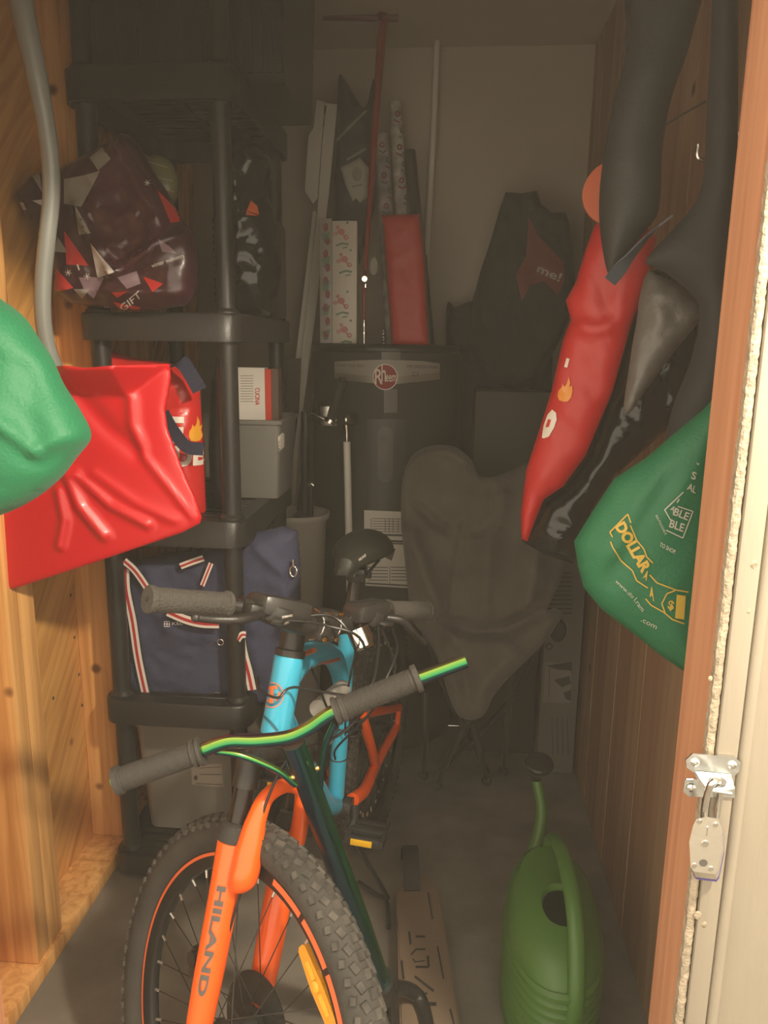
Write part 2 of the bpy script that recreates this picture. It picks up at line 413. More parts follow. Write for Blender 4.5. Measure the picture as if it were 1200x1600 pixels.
silver = mat('silver_label', (.30, .275, .235), .5); badge_r = mat('badge_red', (.26, .010, .014), .5, spec=.3); lt = mat('lettering_light', (.70, .64, .55), .5); dk = mat('lettering_dark', (.10, .09, .08), .6)
pn = mat('panel_grey', (.085, .078, .062), .4)
decal('access_panel', [poly((574, 655), (633, 655), (633, 812), (574, 812))], tank, mat('panel_dark', (.048, .043, .033), .45), ht, off=.0015, L=6)
decal('name_band', [poly((523, 565), (560, 563), (600, 562), (660, 564), (687, 568), (687, 592), (660, 596), (620, 600), (585, 599), (545, 595), (523, 591))], tank, silver, ht, off=.002, L=8)
decal('band_lower_edge', [poly((523, 582), (600, 590), (687, 582), (687, 590), (660, 596), (620, 600), (585, 599), (545, 595), (523, 591))], tank, mat('band_low', (.25, .23, .19), .35, .3), ht, off=.0025, L=8)  # darker lower part of the name band
decal('centre_strip', [poly((596, 548), (626, 548), (626, 562), (596, 562)), poly((600, 608), (621, 608), (621, 645), (600, 645))], tank, pn, ht, off=.0018, L=6)
decal('badge', [disc(602, 589, 19.5, 20.5, 40)], tank, lt, ht, off=.004, L=5)
decal('badge_face', [disc(602, 589, 18, 19, 40)], tank, badge_r, ht, off=.005, L=5)
decal('badge_lettering', [T('R', (586, 600), (12, 0), (0, -24), .01), T('h', (596, 596), (7, 0), (0, -27), .01), T('eem', (603, 596), (16, 0), (0, -15), .01)], tank, lt, ht, off=.006, L=3)
decal('lettering', [T('CLASSIC PLUS SERIES', (526, 572), (44, 2), (0, -4), 0), T('PROFESSIONAL', (636, 575), (49, 1), (0, -5), .01), T('CI', (644, 588), (9, 0), (0, -7), 0)], tank, dk, ht, off=.004, L=4)
decal('panel_recess', [disc(602, 678, 12, 12, 20), disc(602, 742, 12, 12, 20), poly((590, 678), (614, 678), (614, 742), (590, 742))], tank, mat('recess', (.075, .068, .055), .4), ht, off=.003, L=6)
for px, py in ((553, 554), (669, 555), (602, 763), (604, 650)):
    bm = B(); h = bvh_of(tank).ray_cast(CAM, ray(px, py).normalized())[0]
    bmesh.ops.create_icosphere(bm, subdivisions=1, radius=.003, matrix=Matrix.Translation(h)); obj('screw', bm, steel, ht)
decal('rating_label', [poly((569, 797), (640, 800), (640, 845), (569, 842))], tank, paper, ht, off=.002, L=6)
decal('warning_label', [poly((571, 846), (640, 848), (640, 919), (571, 915))], tank, paper, ht, off=.002, L=6)
decal('label_frame', [line([(572, 911), (640, 915)], 2.2), line([(571, 848), (640, 850)], 2)] + [line([(582, y), (634, y+1)], .8) for y in range(810, 832, 4)] + [line([(x, 810), (x, 832)], .8) for x in (580, 602, 608, 614, 622)]
      + [line([(575, y), (606, y+.5)], 1.1) for y in range(886, 910, 5)] + [line([(611, y), (636, y+.5)], 1.1) for y in range(886, 910, 5)] + [line([(609, 884), (609, 911)], .8)] + [poly((598, 834), (636, 835), (636, 838), (598, 837)), poly((575, 855), (590, 856), (590, 870), (575, 869)), poly((600, 856), (618, 857), (612, 876), (603, 872))], tank, dk, ht, off=.0035, L=5)

# things standing on the heater (top at 1.452)
ZT = 1.4525
def uprightbox(name, px0, px1, py0, Yv, dep, m, base=ZT, shear=0, **kw):
    a, b = PY(px0, 540, Yv), PY(px1, 540, Yv); zt = PY(px0, py0, Yv).z; bm = B(); box(bm, ((a.x+b.x)/2, Yv+dep/2, (base+zt)/2), (b.x-a.x, dep, zt-base), bev=.002)
    for v in bm.verts: v.co.x += shear*(v.co.z-base)
    return obj(name, bm, m, **kw)
wrapw = mat('cream_wrap', (.62, .57, .48), .4)
t = thing('wrapping_paper_box', 'slim cream box with pink and green festive print standing on the heater', 'box', (-.36, 2.62, ZT))
p1 = uprightbox('front_panel', 519, 557, 345, 2.60, .05, wrapw, parent=t)
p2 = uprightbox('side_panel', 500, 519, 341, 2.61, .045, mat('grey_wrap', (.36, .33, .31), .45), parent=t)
pink = mat('print_pink', (.55, .20, .17), .5); grn = mat('print_green', (.14, .24, .15), .5)
sh1, sh2 = [], []
for k, y in enumerate((362, 405, 470, 515)):
    x = 533+5*(k % 2)
    sh1 += [disc(x, y, 6, 5, 12), disc(x+8, y+9, 4, 4, 12, .5), disc(x-5, y-7, 3, 3, 10), disc(x-9, y+3, 3.5, 3, 10, .4), line([(x, y), (x+8, y+12)], 2.5)]
    sh2 += [line([(x-8, y+22), (x+2, y+18), (x+12, y+20)], 3), line([(x+2, y+26), (x+10, y+24)], 2), disc(x+10, y-14, 2, 2, 8)]
decal('print', sh1, p1, pink, t, L=6); decal('print', sh2, p1, grn, t, L=6)
sh1 = [disc(509+(k % 2)*3, 355+k*21, 4, 7, 10) for k in range(9)]; sh2 = [poly((503, 366+k*38), (516, 362+k*38), (513, 378+k*38), (506, 380+k*38)) for k in range(5)]
decal('print', sh1, p2, mat('print_wine', (.26, .05, .06), .5), t, L=6); decal('print', sh2, p2, grn, t, L=6)

t = thing('gift_bag', 'tall glossy red gift bag with a gold and green edge on top of the heater', 'gift bag', (-.14, 2.6, ZT))
bg = soft('bag_body', [(596, 336), (657, 334), (665, 400), (672, 540), (640, 544), (612, 542), (606, 470)], PY(630, 440, 2.60), mat('gift_red', (.46, .018, .016), .42, spec=.35), tf=.018, tb=.03, D=.03, wr=.002, fine=.0006, smooth=False, parent=t, res=.01)
decal('foil_edge', [line([(597, 338), (600, 380), (607, 470), (612, 541)], 4), line([(655, 337), (663, 400), (670, 538)], 3)], bg, mat('gold_foil', (.16, .12, .045), .4, .2), t, L=6)
rollm = mat('silver_wrap', (.50, .48, .43), .35, var=.35, vs=30)
def leaning(name, px0, py0, px1, py1, Yb, Yt, r, m, seg=20, **kw):
    a, b = PY(px0, py0, Yb), PY(px1, py1, Yt); bm = B(); cyl(bm, a, b, r, seg=seg); return obj(name, bm, m, **kw), a, b
G = 'wrapping paper rolls behind the gift bag'
def roll(px0, py0, px1, py1, Yb, Yt, r, m, label, pr=None):
    a, b = PY(px0, py0, Yb), PY(px1, py1, Yt)
    t = thing('wrapping_paper_roll', label, 'gift wrap', a, G); bm = B(); d = (b-a).normalized()
    lathe(bm, [(r*.7, .0), (r, .0), (r, (b-a).length), (r*.62, (b-a).length), (r*.6, (b-a).length-.03)], a, d, 24); o = obj('paper', bm, m, t)
    if pr:
        sh = [(disc(x, y, 4, 5, 10, .45)) for x, y in pr] + [line([(x-5, y+9), (x+2, y+13), (x+6, y+9)], 2) for x, y in pr]
        decal('print', sh[::2], o, mat('print_wine', (.26, .05, .06), .5), t, L=6); decal('print', sh[1::2], o, mat('print_grey', (.16, .16, .14), .5), t, L=6)
    return t
roll(641, 540, 617, 162, 2.76, 2.93, .0215, rollm, 'tall silver patterned wrapping paper roll, the highest behind the red gift bag', [(621+k*1.6+(k % 2)*6, 178+k*26) for k in range(6)])
roll(614, 540, 596, 212, 2.80, 2.90, .026, mat('silver_wrap2', (.40, .37, .35), .35, var=.4, vs=24), 'shorter greyish wrapping paper roll left of the tallest one', [(597+k*1.6+(k % 2)*8, 226+k*24) for k in range(5)])
roll(670, 540, 640, 237, 2.72, 2.86, .0205, mat('dark_wrap', (.05, .045, .045), .35), 'dark wrapping paper roll right of the silver rolls')
roll(672, 540, 660, 400, 2.80, 2.84, .016, mat('brown_wrap', (.16, .06, .04), .5), 'short reddish brown paper roll at the right edge of the heater top')
# dark folded items and paper tag left of the red pole
soft('dark_pouch', [(530, 118), (548, 140), (566, 168), (575, 158), (585, 125), (586, 250), (584, 330), (560, 420), (545, 540), (515, 540), (520, 400), (522, 270), (526, 190)], PY(555, 300, 2.86), mat('dark_navy', (.022, .025, .030), .55), tf=.03, tb=.03, D=.04, wr=.008, res=.014, label='dark pointed fabric pouch standing behind the wrapping paper box', cat='pouch')
px_ = bpy.data.objects['dark_pouch']
decal('pale_edge', [line([(524, 222), (545, 200), (573, 172)], 4), line([(542, 250), (572, 232)], 4)], px_, mat('pale_trim', (.30, .27, .22), .5))
tg = soft('paper_tag', [(532, 262), (562, 246), (576, 262), (574, 308), (562, 318), (556, 310), (552, 316), (540, 290)], PY(555, 285, 2.78), mat('tag_paper', (.42, .40, .34), .7), tf=.003, tb=.003, D=.02, wr=.001, smooth=False, res=.012, label='crumpled pale paper tag hanging on the dark pouch', cat='tag')
decal('print', [disc(558, 272, 8, 12, 12), line([(550, 292), (566, 288)], 3)], tg, mat('print_grey2', (.26, .25, .21), .7))
# red pole with T handle
t = thing('red_pole', 'long thin dark red pole with a cross handle and metal tip standing on the heater', 'pole', PY(570, 540, 2.62))
redm = mat('red_pole_paint', (.30, .022, .020), .3, coat=.3)
bm = B(); tube(bm, [PY(569, 500, 2.62), PY(570, 430, 2.63), PY(577, 330, 2.66), PY(586, 200, 2.72), PY(593, 100, 2.77), PY(599, 28, 2.8)], [.004, .006, .009, .0125, .014, .015], 14); obj('shaft', bm, redm, t)
bm = B(); cyl(bm, PY(505, 24, 2.8), PY(622, 27, 2.8), .014, seg=14); cyl(bm, PY(590, 22, 2.78), PY(608, 12, 2.8), .022, seg=14); obj('cross_handle', bm, mat('red_dark', (.14, .02, .018), .4), t)
bm = B(); cyl(bm, PY(569, 541, 2.62), PY(569, 500, 2.62), .003, seg=10); cyl(bm, PY(569, 522, 2.62), PY(569, 519, 2.62), .009, seg=12); cyl(bm, PY(569, 510, 2.62), PY(569, 505, 2.62), .007, seg=12); obj('tip', bm, chrome, t)
bm = B(); c = PY(570, 436, 2.612); cyl(bm, c+V((0, .004, 0)), c-V((0, .008, 0)), .009, seg=16); box(bm, c+V((.002, -.001, -.018)), (.008, .006, .022), bev=.002); cyl(bm, PY(570, 428, 2.615), PY(570, 422, 2.615), .003, seg=8); obj('clasp', bm, chrome, t)
bm = B(); c = PY(584, 416, 2.66); lathe(bm, [(.0, 0), (.015, 0), (.015, .002), (0, .002)], c, (0, 1, 0), 20, sx=.9, sy=1.9, X=(1, 0, 0)); tube(bm, [c+V((0, 0, .026)), PY(586, 360, 2.67)], .0012, 6, n=1)
obj('oval_tag', bm, silver, label='small oval metal tag hanging beside the red pole', cat='tag')
bm = B(); c = PY(599, 541, 2.60); tube(bm, [c+V((.006*math.cos(a), .006*math.sin(a), .002+a*.0016)) for a in np.arange(0, 32, .5)], .0012, 6, n=1); cyl(bm, c+V((-.018, 0, .004)), c+V((.012, 0, .004)), .004, seg=10)
obj('coil_spring', bm, steel, label='small dark coiled spring standing between red pole and gift bag', cat='spring')
# white leaning pieces
wmet = mat('white_metal', (.70, .66, .58), .45)
t = thing('slotted_bracket', 'long pale slotted metal bracket leaning behind the black shelf', 'bracket', PY(450, 900, 2.74))
def plate(name, pts, Yv, th, m, parent, lean=0):
    bm = B(); P = [PY(x, y, Yv+lean*(900-y)/750) for x, y in pts]; prism(bm, P, (0, th, 0)); return obj(name, bm, m, parent, smooth=False)
pa = plate('plate', [(508, 161), (527, 163), (514, 300), (492, 500), (468, 680), (452, 900), (440, 900), (454, 690), (478, 500), (497, 320)], 2.76, .012, wmet, t, .12)
plate('notched_flange', [(495, 156), (507, 159), (501, 245), (496, 310), (489, 318), (476, 298), (482, 212), (490, 200)], 2.765, .010, wmet, t, .12)
plate('lower_flange', [(489, 330), (494, 330), (472, 600), (456, 760), (440, 900), (433, 900), (455, 620)], 2.775, .008, wmet, t, .12)
decal('slot', [line([(509, 165), (501, 238)], 2.4), line([(497, 284), (491, 318)], 2.4), disc(499, 250, 1.6, 1.6, 8), disc(497, 272, 1.6, 1.6, 8)], pa, dk, t)
# white pipe on the back wall
bm = B(); tube(bm, [PY(687, -60, 3.02), PY(678, 190, 3.02), PY(667, 400, 3.0), PY(664, 520, 2.98)], .0115, 14)
obj('white_pipe', bm, white, label='thin white pipe running up the back wall from behind the heater', cat='pipe')

# ================================================================== BLACK SHELVING UNIT
shf = thing('shelving_unit', 'tall black plastic shelving unit with slotted tiers along the left wall', 'shelf', (-.69, 2.1, 0))
SX0, SX1, SY0, SY1 = -.885, -.490, 1.80, 2.42
TZ = [(.02, .075), (.468, .533), (.955, 1.022), (1.452, 1.517), (1.972, 2.045)]
slat_me = None
for z0, z1 in TZ:
    bm = B(); R_ = .05; pts = []
    for cx, cy, a0 in ((SX1-R_, SY0+R_, -PI/2), (SX1-R_, SY1-R_, 0), (SX0+R_, SY1-R_, PI/2), (SX0+R_, SY0+R_, PI)):
        pts += [(cx+R_*math.cos(a0+i*PI/12), cy+R_*math.sin(a0+i*PI/12)) for i in range(7)]
    n = len(pts); cen = V(((SX0+SX1)/2, (SY0+SY1)/2, 0)); W_ = .045
    def sc(p, k): return (cen.x+(p[0]-cen.x)*(1-k*2/(SX1-SX0)), cen.y+(p[1]-cen.y)*(1-k*2/(SY1-SY0)))
    prof = [(0, z0), (0, z1-.006), (.003, z1-.001), (.006, z1), (W_, z1), (W_, z1-.012), (.006, z1-.014), (.005, z0)]
    rings = [[bm.verts.new((*sc(p, k), z)) for p in pts] for k, z in prof]
    skin(bm, rings, closed=True)
    fr = obj('shelf_tier', bm, black, shf); ORG[fr] = ORG[shf]
    if slat_me is None:
        bm = B(); box(bm, (0, 0, 0), (SX1-SX0-2*W_+.006, .022, .012), bev=.002, seg=1); so = obj('slat', bm, black, fr); so.data.transform(Matrix.Translation(ORG[shf])); slat_me = so.data
        so.location = V((cen.x, SY0+W_+.018, z1-.008))-ORG[shf]
        st = 1
    else: st = 0
    for k in range(st, 16):
        c = bpy.data.objects.new('slat', slat_me); COL.objects.link(c); c.parent = fr; c.location = V((cen.x, SY0+W_+.018+k*.0325, z1-.008))-ORG[shf]
    bm = B(); b2(bm, (cen.x-.008, SY0+W_, z1-.02), (cen.x+.008, SY1-W_, z1-.0145)); obj('rib', bm, black, fr)
for x in (-.845, -.532):
    for y in (1.848, 2.375):
        bm = B(); zz = 0.0
        for k, (z0, z1) in enumerate(TZ):
            top = TZ[k+1][0] if k < 4 else 2.42
            lathe(bm, [(.0225, z1-.01), (.031, z1-.002), (.031, z1+.004), (.0235, z1+.012), (.0235, top-.01), (.0245, top)], (x, y, 0), seg=20)
        lathe(bm, [(.024, 0), (.024, .02)], (x, y, 0), seg=20)
        obj('post', bm, black, shf)

# --- top tier: two dark totes
for nm, x0, x1, y0, y1, h, lb in (('storage_tote', -.88, -.56, 1.90, 2.3, .33, 'black ribbed storage tote on the top tier, behind the left post'), ('storage_tote', -.548, -.40, 1.93, 2.335, .36, 'black ribbed storage tote on the top tier, at the right side')):
    bm = B(); zb = 2.046; cx, cy = (x0+x1)/2, (y0+y1)/2
    for z_0, z_1, k0, k1 in ((zb, zb+h, .90, 1.0),):
        vs = [[bm.verts.new((cx+(a*(x1-x0)/2)*k, cy+(b_*(y1-y0)/2)*k, z)) for a, b_ in ((-1, -1), (1, -1), (1, 1), (-1, 1))] for k, z in ((k0, z_0), (k1, z_1))]
        skin(bm, vs)
    t = obj(nm, bm, mat('tote_black', (.018, .018, .018), .3), smooth=False, label=lb, cat='tote', group='black totes on the top tier')
    bm = B(); box(bm, (cx, cy, zb+h+.01), (x1-x0+.02, y1-y0+.02, .02), bev=.006); obj('lid', bm, mat('tote_black', (0, 0, 0)), t)
    bm = B()
    for k in range(6):
        xx = x0+(x1-x0)*(k+.5)/6; strip(bm, (cx+(xx-cx)*.92, y0+(y1-y0)*.045, zb+.02), (xx, y0-.001, zb+h-.02), .012, .004)
    obj('rib', bm, black, t, smooth=False)

# --- tier at eye level: festive bag, black bag, charcoal box
plum = mat('plum_film', (.045, .012, .018), .3, coat=.2, bump=.1, bs=30)
fb = soft('festive_shopping_bag', [(22, 305), (50, 272), (95, 262), (140, 238), (170, 222), (190, 208), (203, 212), (220, 230), (236, 262), (262, 300), (285, 345), (305, 365), (309, 420), (304, 460), (290, 477), (240, 486), (180, 484), (112, 474), (86, 458), (84, 420), (72, 385), (42, 340)],
          PY(190, 380, 1.77), plum, tf=.032, tb=.008, D=.07, wr=.010, wf=11, fine=.0012, res=.009,
          ridges=[([(190, 215), (215, 270), (260, 340), (250, 400)], .02, .02), ([(135, 330), (160, 380), (190, 430)], .018, .012), ([(190, 430), (240, 400), (300, 365)], .018, .012), ([(90, 460), (180, 455), (300, 462)], .012, .01)],
          label='crumpled plum plastic bag with red and white festive triangles on the eye-level tier', cat='shopping bag', smooth=False)
gr_ = mat('print_greygreen', (.27, .25, .21), .3); rd_ = mat('print_red', (.48, .03, .03), .28); wh_ = mat('print_white', (.60, .55, .50), .35); mv_ = mat('print_mauve', (.24, .16, .19), .35); pl2 = mat('print_plum', (.062, .016, .026), .22)
def rel(pts): return poly(*[(x/3, y/3) for x, y in pts])
decals('print', [rel([(470, 800), (520, 745), (560, 640), (640, 760), (740, 900), (800, 1050), (740, 1120), (690, 1200), (580, 1280), (520, 1230), (380, 970)])], fb, pl2, L=6, off=.0008)
decals('print', [rel([(300, 840), (400, 820), (470, 800), (420, 900), (380, 970), (300, 955)]), rel([(420, 740), (480, 690), (520, 745), (460, 800)]), rel([(350, 960), (425, 1095), (370, 1100)]), rel([(270, 1110), (320, 1185), (255, 1180)]), rel([(345, 1355), (420, 1355), (385, 1400)]), rel([(150, 825), (185, 810), (200, 905)])], fb, gr_, L=6)
decals('print', [rel([(300, 1080), (415, 1245), (312, 1240)]), rel([(262, 1255), (345, 1350), (255, 1370)]), rel([(735, 890), (845, 1000), (840, 1040), (800, 1045)]), rel([(670, 1295), (765, 1330), (715, 1370)]), rel([(520, 1370), (600, 1365), (550, 1395)]), rel([(530, 1415), (660, 1440), (650, 1462), (580, 1465)]), rel([(50, 880), (75, 870), (70, 930)])], fb, rd_, L=6)
decals('print', [rel([(425, 1140), (535, 1275), (458, 1305)]), rel([(150, 940), (205, 935), (200, 965)]), rel([(45, 935), (110, 950), (125, 985), (60, 975)])], fb, wh_, L=6)
decals('print', [rel([(550, 1300), (640, 1270), (660, 1330), (595, 1355)]), rel([(370, 1300), (490, 1300), (440, 1400), (395, 1360)]), rel([(740, 1120), (790, 1150), (830, 1190), (760, 1180)])], fb, mv_, L=6)
def flake(x, y, r): return [line([(x-r*math.cos(a), y-r*math.sin(a)), (x+r*math.cos(a), y+r*math.sin(a))], 1) for a in (.2, 1.25, 2.3)]
decal('print', flake(107, 426, 5)+flake(136, 432, 5)+flake(165, 483, 6)+flake(230, 286, 5)+[line([(121, 413), (124, 422)], 2.5)], fb, wh_, L=5, off=.002)
decal('lettering', [T('GIFT', (192, 487), (30, -24), (-6, -9), .01), T('winter moments', (238, 418), (50, -16), (-3, -6), 0)], fb, wh_, L=3, off=.0025)
bm = B(); c = PY(245, 262, 1.86); r_ = .062
bmesh.ops.create_uvsphere(bm, u_segments=24, v_segments=16, radius=r_, matrix=Matrix.Translation(c+V((0, 0, -.035))) @ Matrix.Diagonal((.8, .5, 1, 1)))
t = obj('green_ornament', bm, mat('olive_gold', (.13, .125, .055), .35, bump=.4, bs=40), label='round olive green wrapped ornament peeking from behind the plum bag', cat='ornament')
decal('foil_band', [line([(222, 250), (262, 262)], 2), line([(236, 275), (270, 283)], 2), line([(242, 290), (272, 300)], 2)], t, mat('olive_light', (.24, .20, .11), .4), L=4)
bk = soft('black_bin_bag', [(338, 205), (372, 198), (395, 215), (412, 232), (425, 260), (418, 300), (430, 340), (440, 420), (428, 470), (418, 488), (345, 488), (336, 420), (334, 300)], PY(385, 350, 2.02), mat('bin_bag_film', (.012, .012, .012), .2, bump=.2, bs=40), tf=.07, tb=.06, D=.08, wr=.014, wf=14, res=.010, label='crumpled glossy black bin bag behind the right post, at eye level', cat='bin bag')
decal('print', [poly((384, 333), (392, 313), (402, 322), (405, 336), (388, 330)), poly((386, 330), (384, 336), (405, 338))], bk, mat('print_orange', (.62, .12, .04), .4), L=5)
bm = B(); b2(bm, (-.60, 2.12, 1.518), (-.488, 2.335, 1.518+.36), bev=.012); 
for v in bm.verts:
    if v.co.z > 1.7: v.co.y += .0; v.co.z -= (v.co.x+.60)*.9
obj('charcoal_case', bm, mat('charcoal_plastic', (.035, .032, .029), .45), label='matt charcoal case with a sloping lid at the far end of the eye-level tier', cat='case')

# --- middle tier: red shopping bag, navy pack, bins
redbag = mat('red_laminate', (.62, .018, .018), .35, coat=.25, bump=.25, bs=35)
navy = mat('navy_fabric', (.020, .024, .055), .75, bump=.3, bs=300)
sb = soft('red_shopping_bag', [(150, 552), (175, 548), (205, 558), (262, 566), (300, 585), (312, 610), (318, 700), (322, 806), (215, 806), (160, 806), (150, 700)], PY(250, 690, 1.925), redbag, tf=.045, tb=.06, D=.05, wr=.007, wf=12, smooth=False, res=.01,
          ridges=[([(255, 640), (320, 634)], -.006, .006), ([(262, 620), (300, 590)], .01, .01)], label='red laminated bag with white letters and a flame behind the snow shovel', cat='shopping bag')
decal('lettering', [T('E', (262, 690), (25, 1), (1, -38), .045), T('UB', (272, 728), (52, -4), (1, -30), .045)], sb, wh_ if False else mat('print_cream', (.80, .74, .66), .4), L=5, off=.0018)
decal('flame', [flame(306, 670, 20)], sb, mat('flame_yellow', (.88, .40, .03), .4), L=5, off=.0018)
bm = B(); flat_tube(bm, [PY(272, 572, 1.84), PY(284, 566, 1.82), PY(298, 585, 1.82), PY(312, 610, 1.825)], V((1, 0, .5)), .018, .002); obj('strap', bm, navy, sb, label='navy webbing carrying strap')
bm = B(); flat_tube(bm, [PY(256, 646, 1.84), PY(272, 675, 1.82), PY(292, 698, 1.815), PY(318, 702, 1.825)], V((.6, 0, 1)), .016, .002); obj('strap', bm, navy, sb, label='navy webbing carrying strap')
np_ = soft('navy_cooler_bag', [(338, 560), (352, 556), (360, 600), (368, 640), (364, 700), (360, 740), (372, 760), (374, 778), (350, 800), (330, 806), (326, 700), (330, 600)], PY(350, 690, 1.98), mat('dark_navy_shell', (.014, .015, .024), .5, bump=.3, bs=60), tf=.03, tb=.09, D=.06, wr=.006, label='dark navy soft bag squeezed between the shelf post and the grey bin', cat='bag', smooth=False)
bm = B(); tube(bm, [PY(x, y, 1.955) for x, y in ((366, 640), (363, 700), (358, 742), (368, 752), (374, 776))], .0022, 8); obj('piping', bm, mat('piping_gloss', (.06, .055, .055), .2), np_)
# grey bin with sloping corner
def tapered(bm, cx, cy, z0, z1, wx0, wy0, wx1, wy1, wall=.004, bev=.0, r=.02):
    def rr(wx, wy, z):
        out = []
        for sx, sy, a0 in ((1, -1, -PI/2), (1, 1, 0), (-1, 1, PI/2), (-1, -1, PI)):
            for i in range(5): out.append((cx+sx*(wx/2-r)+r*math.cos(a0+i*PI/8), cy+sy*(wy/2-r)+r*math.sin(a0+i*PI/8), z))
        return [bm.verts.new(p) for p in out]
    L = [rr(wx0, wy0, z0), rr(wx1, wy1, z1-.012), rr(wx1+.012, wy1+.012, z1-.012), rr(wx1+.014, wy1+.014, z1-.002), rr(wx1+.008, wy1+.008, z1), rr(wx1-wall*2, wy1-wall*2, z1), rr(wx0-wall*2, wy0-wall*2, z0+wall)]
    skin(bm, L); return bm
gb = PY(405, 780, 2.10)
bm = B(); tapered(bm, -.535, 2.20, 1.0235, 1.245, .125, .20, .15, .24, r=.012); bn = obj('grey_bin', bm, mat('bin_grey', (.145, .14, .125), .42), label='grey plastic open bin on the middle tier, right corner', cat='bin')
decal('torn_label', [poly((434, 683), (441, 676), (442, 700), (436, 706)), poly((441, 676), (444, 678), (444, 698), (442, 700))], bn, paper)
t = thing('cookbook', 'white cookbook spine with small red lettering standing in the grey bin', 'book', (-.56, 2.2, 1.03))
bm = B(); a = PY(366, 574, 2.16); b_ = PY(413, 575, 2.16); b2(bm, (a.x, 2.16, 1.04), (b_.x, 2.20, a.z), bev=.001); cb = obj('cover', bm, mat('book_cover', (.60, .56, .50), .5), t, smooth=False)
decal('lettering', [T('CUCINA', (399, 606), (0, 27), (7, 0), .012)], cb, rd_, t, L=4); decal('small_print', [line([(376, y), (396, y)], .8) for y in range(587, 628, 4)], cb, gr_, t, L=6)
bm = B(); c_ = PY(424, 575, 2.16); b2(bm, (b_.x+.001, 2.161, 1.04), (PY(423, 575, 2.16).x, 2.205, PY(420, 577, 2.16).z)); obj('red_book', bm, mat('book_red', (.50, .035, .02), .5), smooth=False, label='thin red book beside the cookbook in the grey bin', cat='book')
bm = B(); b2(bm, (PY(423.5, 575, 2.16).x, 2.162, 1.04), (PY(434, 575, 2.16).x, 2.21, PY(430, 576, 2.16).z)); obj('brown_book', bm, mat('book_brown', (.09, .05, .035), .5), smooth=False, label='dark brown book, rightmost in the grey bin', cat='book')

# --- lower tier: navy tote with striped straps
tote = mat('tote_navy', (.042, .046, .092), .8, bump=.35, bs=350)
nb = soft('navy_tote_bag', [(196, 880), (250, 868), (300, 862), (360, 850), (400, 832), (438, 824), (464, 832), (468, 880), (470, 960), (466, 1040), (458, 1092), (400, 1100), (300, 1096), (210, 1094), (192, 1060), (186, 960)], PY(330, 980, 1.925), tote, tf=.035, tb=.10, D=.06, wr=.010, wf=8, res=.011, smooth=False,
          ridges=[([(210, 1020), (300, 1004), (360, 996)], -.006, .005), ([(400, 840), (430, 870), (462, 900)], .012, .012), ([(455, 850), (462, 880), (458, 940)], -.01, .01), ([(230, 920), (270, 970)], .008, .02)],
          label='large navy blue tote bag with red and white striped straps on the lower tier', cat='tote bag')
def stripe_strap(pts, Yv, hw, wv, par):
    P = [PY(x, y, Yv) for x, y in pts]
    bm = B(); flat_tube(bm, P, wv, hw, .0015); o = obj('strap', bm, mat('strap_white', (.72, .66, .58), .7), par, label='white webbing strap with a red centre stripe')
    bm = B(); flat_tube(bm, [p+V((0, -.0012, 0)) for p in P], wv, hw*.34, .0015); ob = obj('red_stripe', bm, mat('strap_red', (.42, .02, .03), .7), par); 
    bm = B(); flat_tube(bm, [p+V((0, .001, 0)) for p in P], wv, hw*1.3, .001); obj('strap_edge', bm, mat('dark_navy_shell', (0, 0, 0)), par)
H_ = V((1, 0, 0))
stripe_strap([(196, 880), (197, 920), (207, 970), (216, 1030), (230, 1096)], 1.865, .0105, H_, nb)
stripe_strap([(194, 876), (212, 893), (232, 922), (242, 940)], 1.852, .009, H_, nb)
stripe_strap([(262, 956), (290, 968), (315, 974), (342, 975)], 1.852, .0115, V((0, 0, 1)), nb)
stripe_strap([(376, 996), (380, 1020), (388, 1050), (394, 1078)], 1.857, .0115, H_, nb)
stripe_strap([(362, 862), (365, 895), (368, 926)], 1.857, .006, H_, nb)
stripe_strap([(282, 885), (300, 878), (318, 872)], 1.867, .008, V((0, 0, 1)), nb)
stripe_strap([(330, 880), (322, 900), (316, 915)], 1.862, .006, H_, nb)
stripe_strap([(372, 1000), (378, 992), (384, 992)], 1.826, .008, V((0, .3, 1)), nb)
decal('logo', [disc(0, 0, 0.01, 0.01, 3)]*0+[line([(257, 971), (265, 971), (265, 979), (257, 979), (257, 971)], 1), line([(261, 971), (261, 979)], 1), line([(257, 975), (265, 975)], 1), T('KEE', (269, 977), (17, -1.5), (0, -5), .01)], nb, mat('logo_white', (.75, .72, .7), .5), L=3, off=.002)
bm = B()
c = PY(459, 892, 1.885); tube(bm, [c+V((.009*math.cos(a), -.004, .014*math.sin(a))) for a in np.arange(0, 2*PI, .5)], .0022, 8, closed=True); cyl(bm, c+V((0, -.004, .014)), c+V((0, -.004, .032)), .004, seg=10)
obj('clasp', bm, chrome, nb, label='chrome snap hook'); bm = B(); c2 = PY(345, 1003, 1.87); tube(bm, [c2+V((.008*math.cos(a), -.002, .008*math.sin(a))) for a in np.arange(0, 2*PI, .5)], .0018, 8, closed=True)
obj('ring', bm, chrome, nb); bm = B(); c2 = PY(366, 1003, 1.865); tube(bm, [c2+V((.008*math.cos(a), -.002, .010*math.sin(a))) for a in np.arange(0, 2*PI, .5)], .0018, 8, closed=True)
obj('ring', bm, chrome, nb)
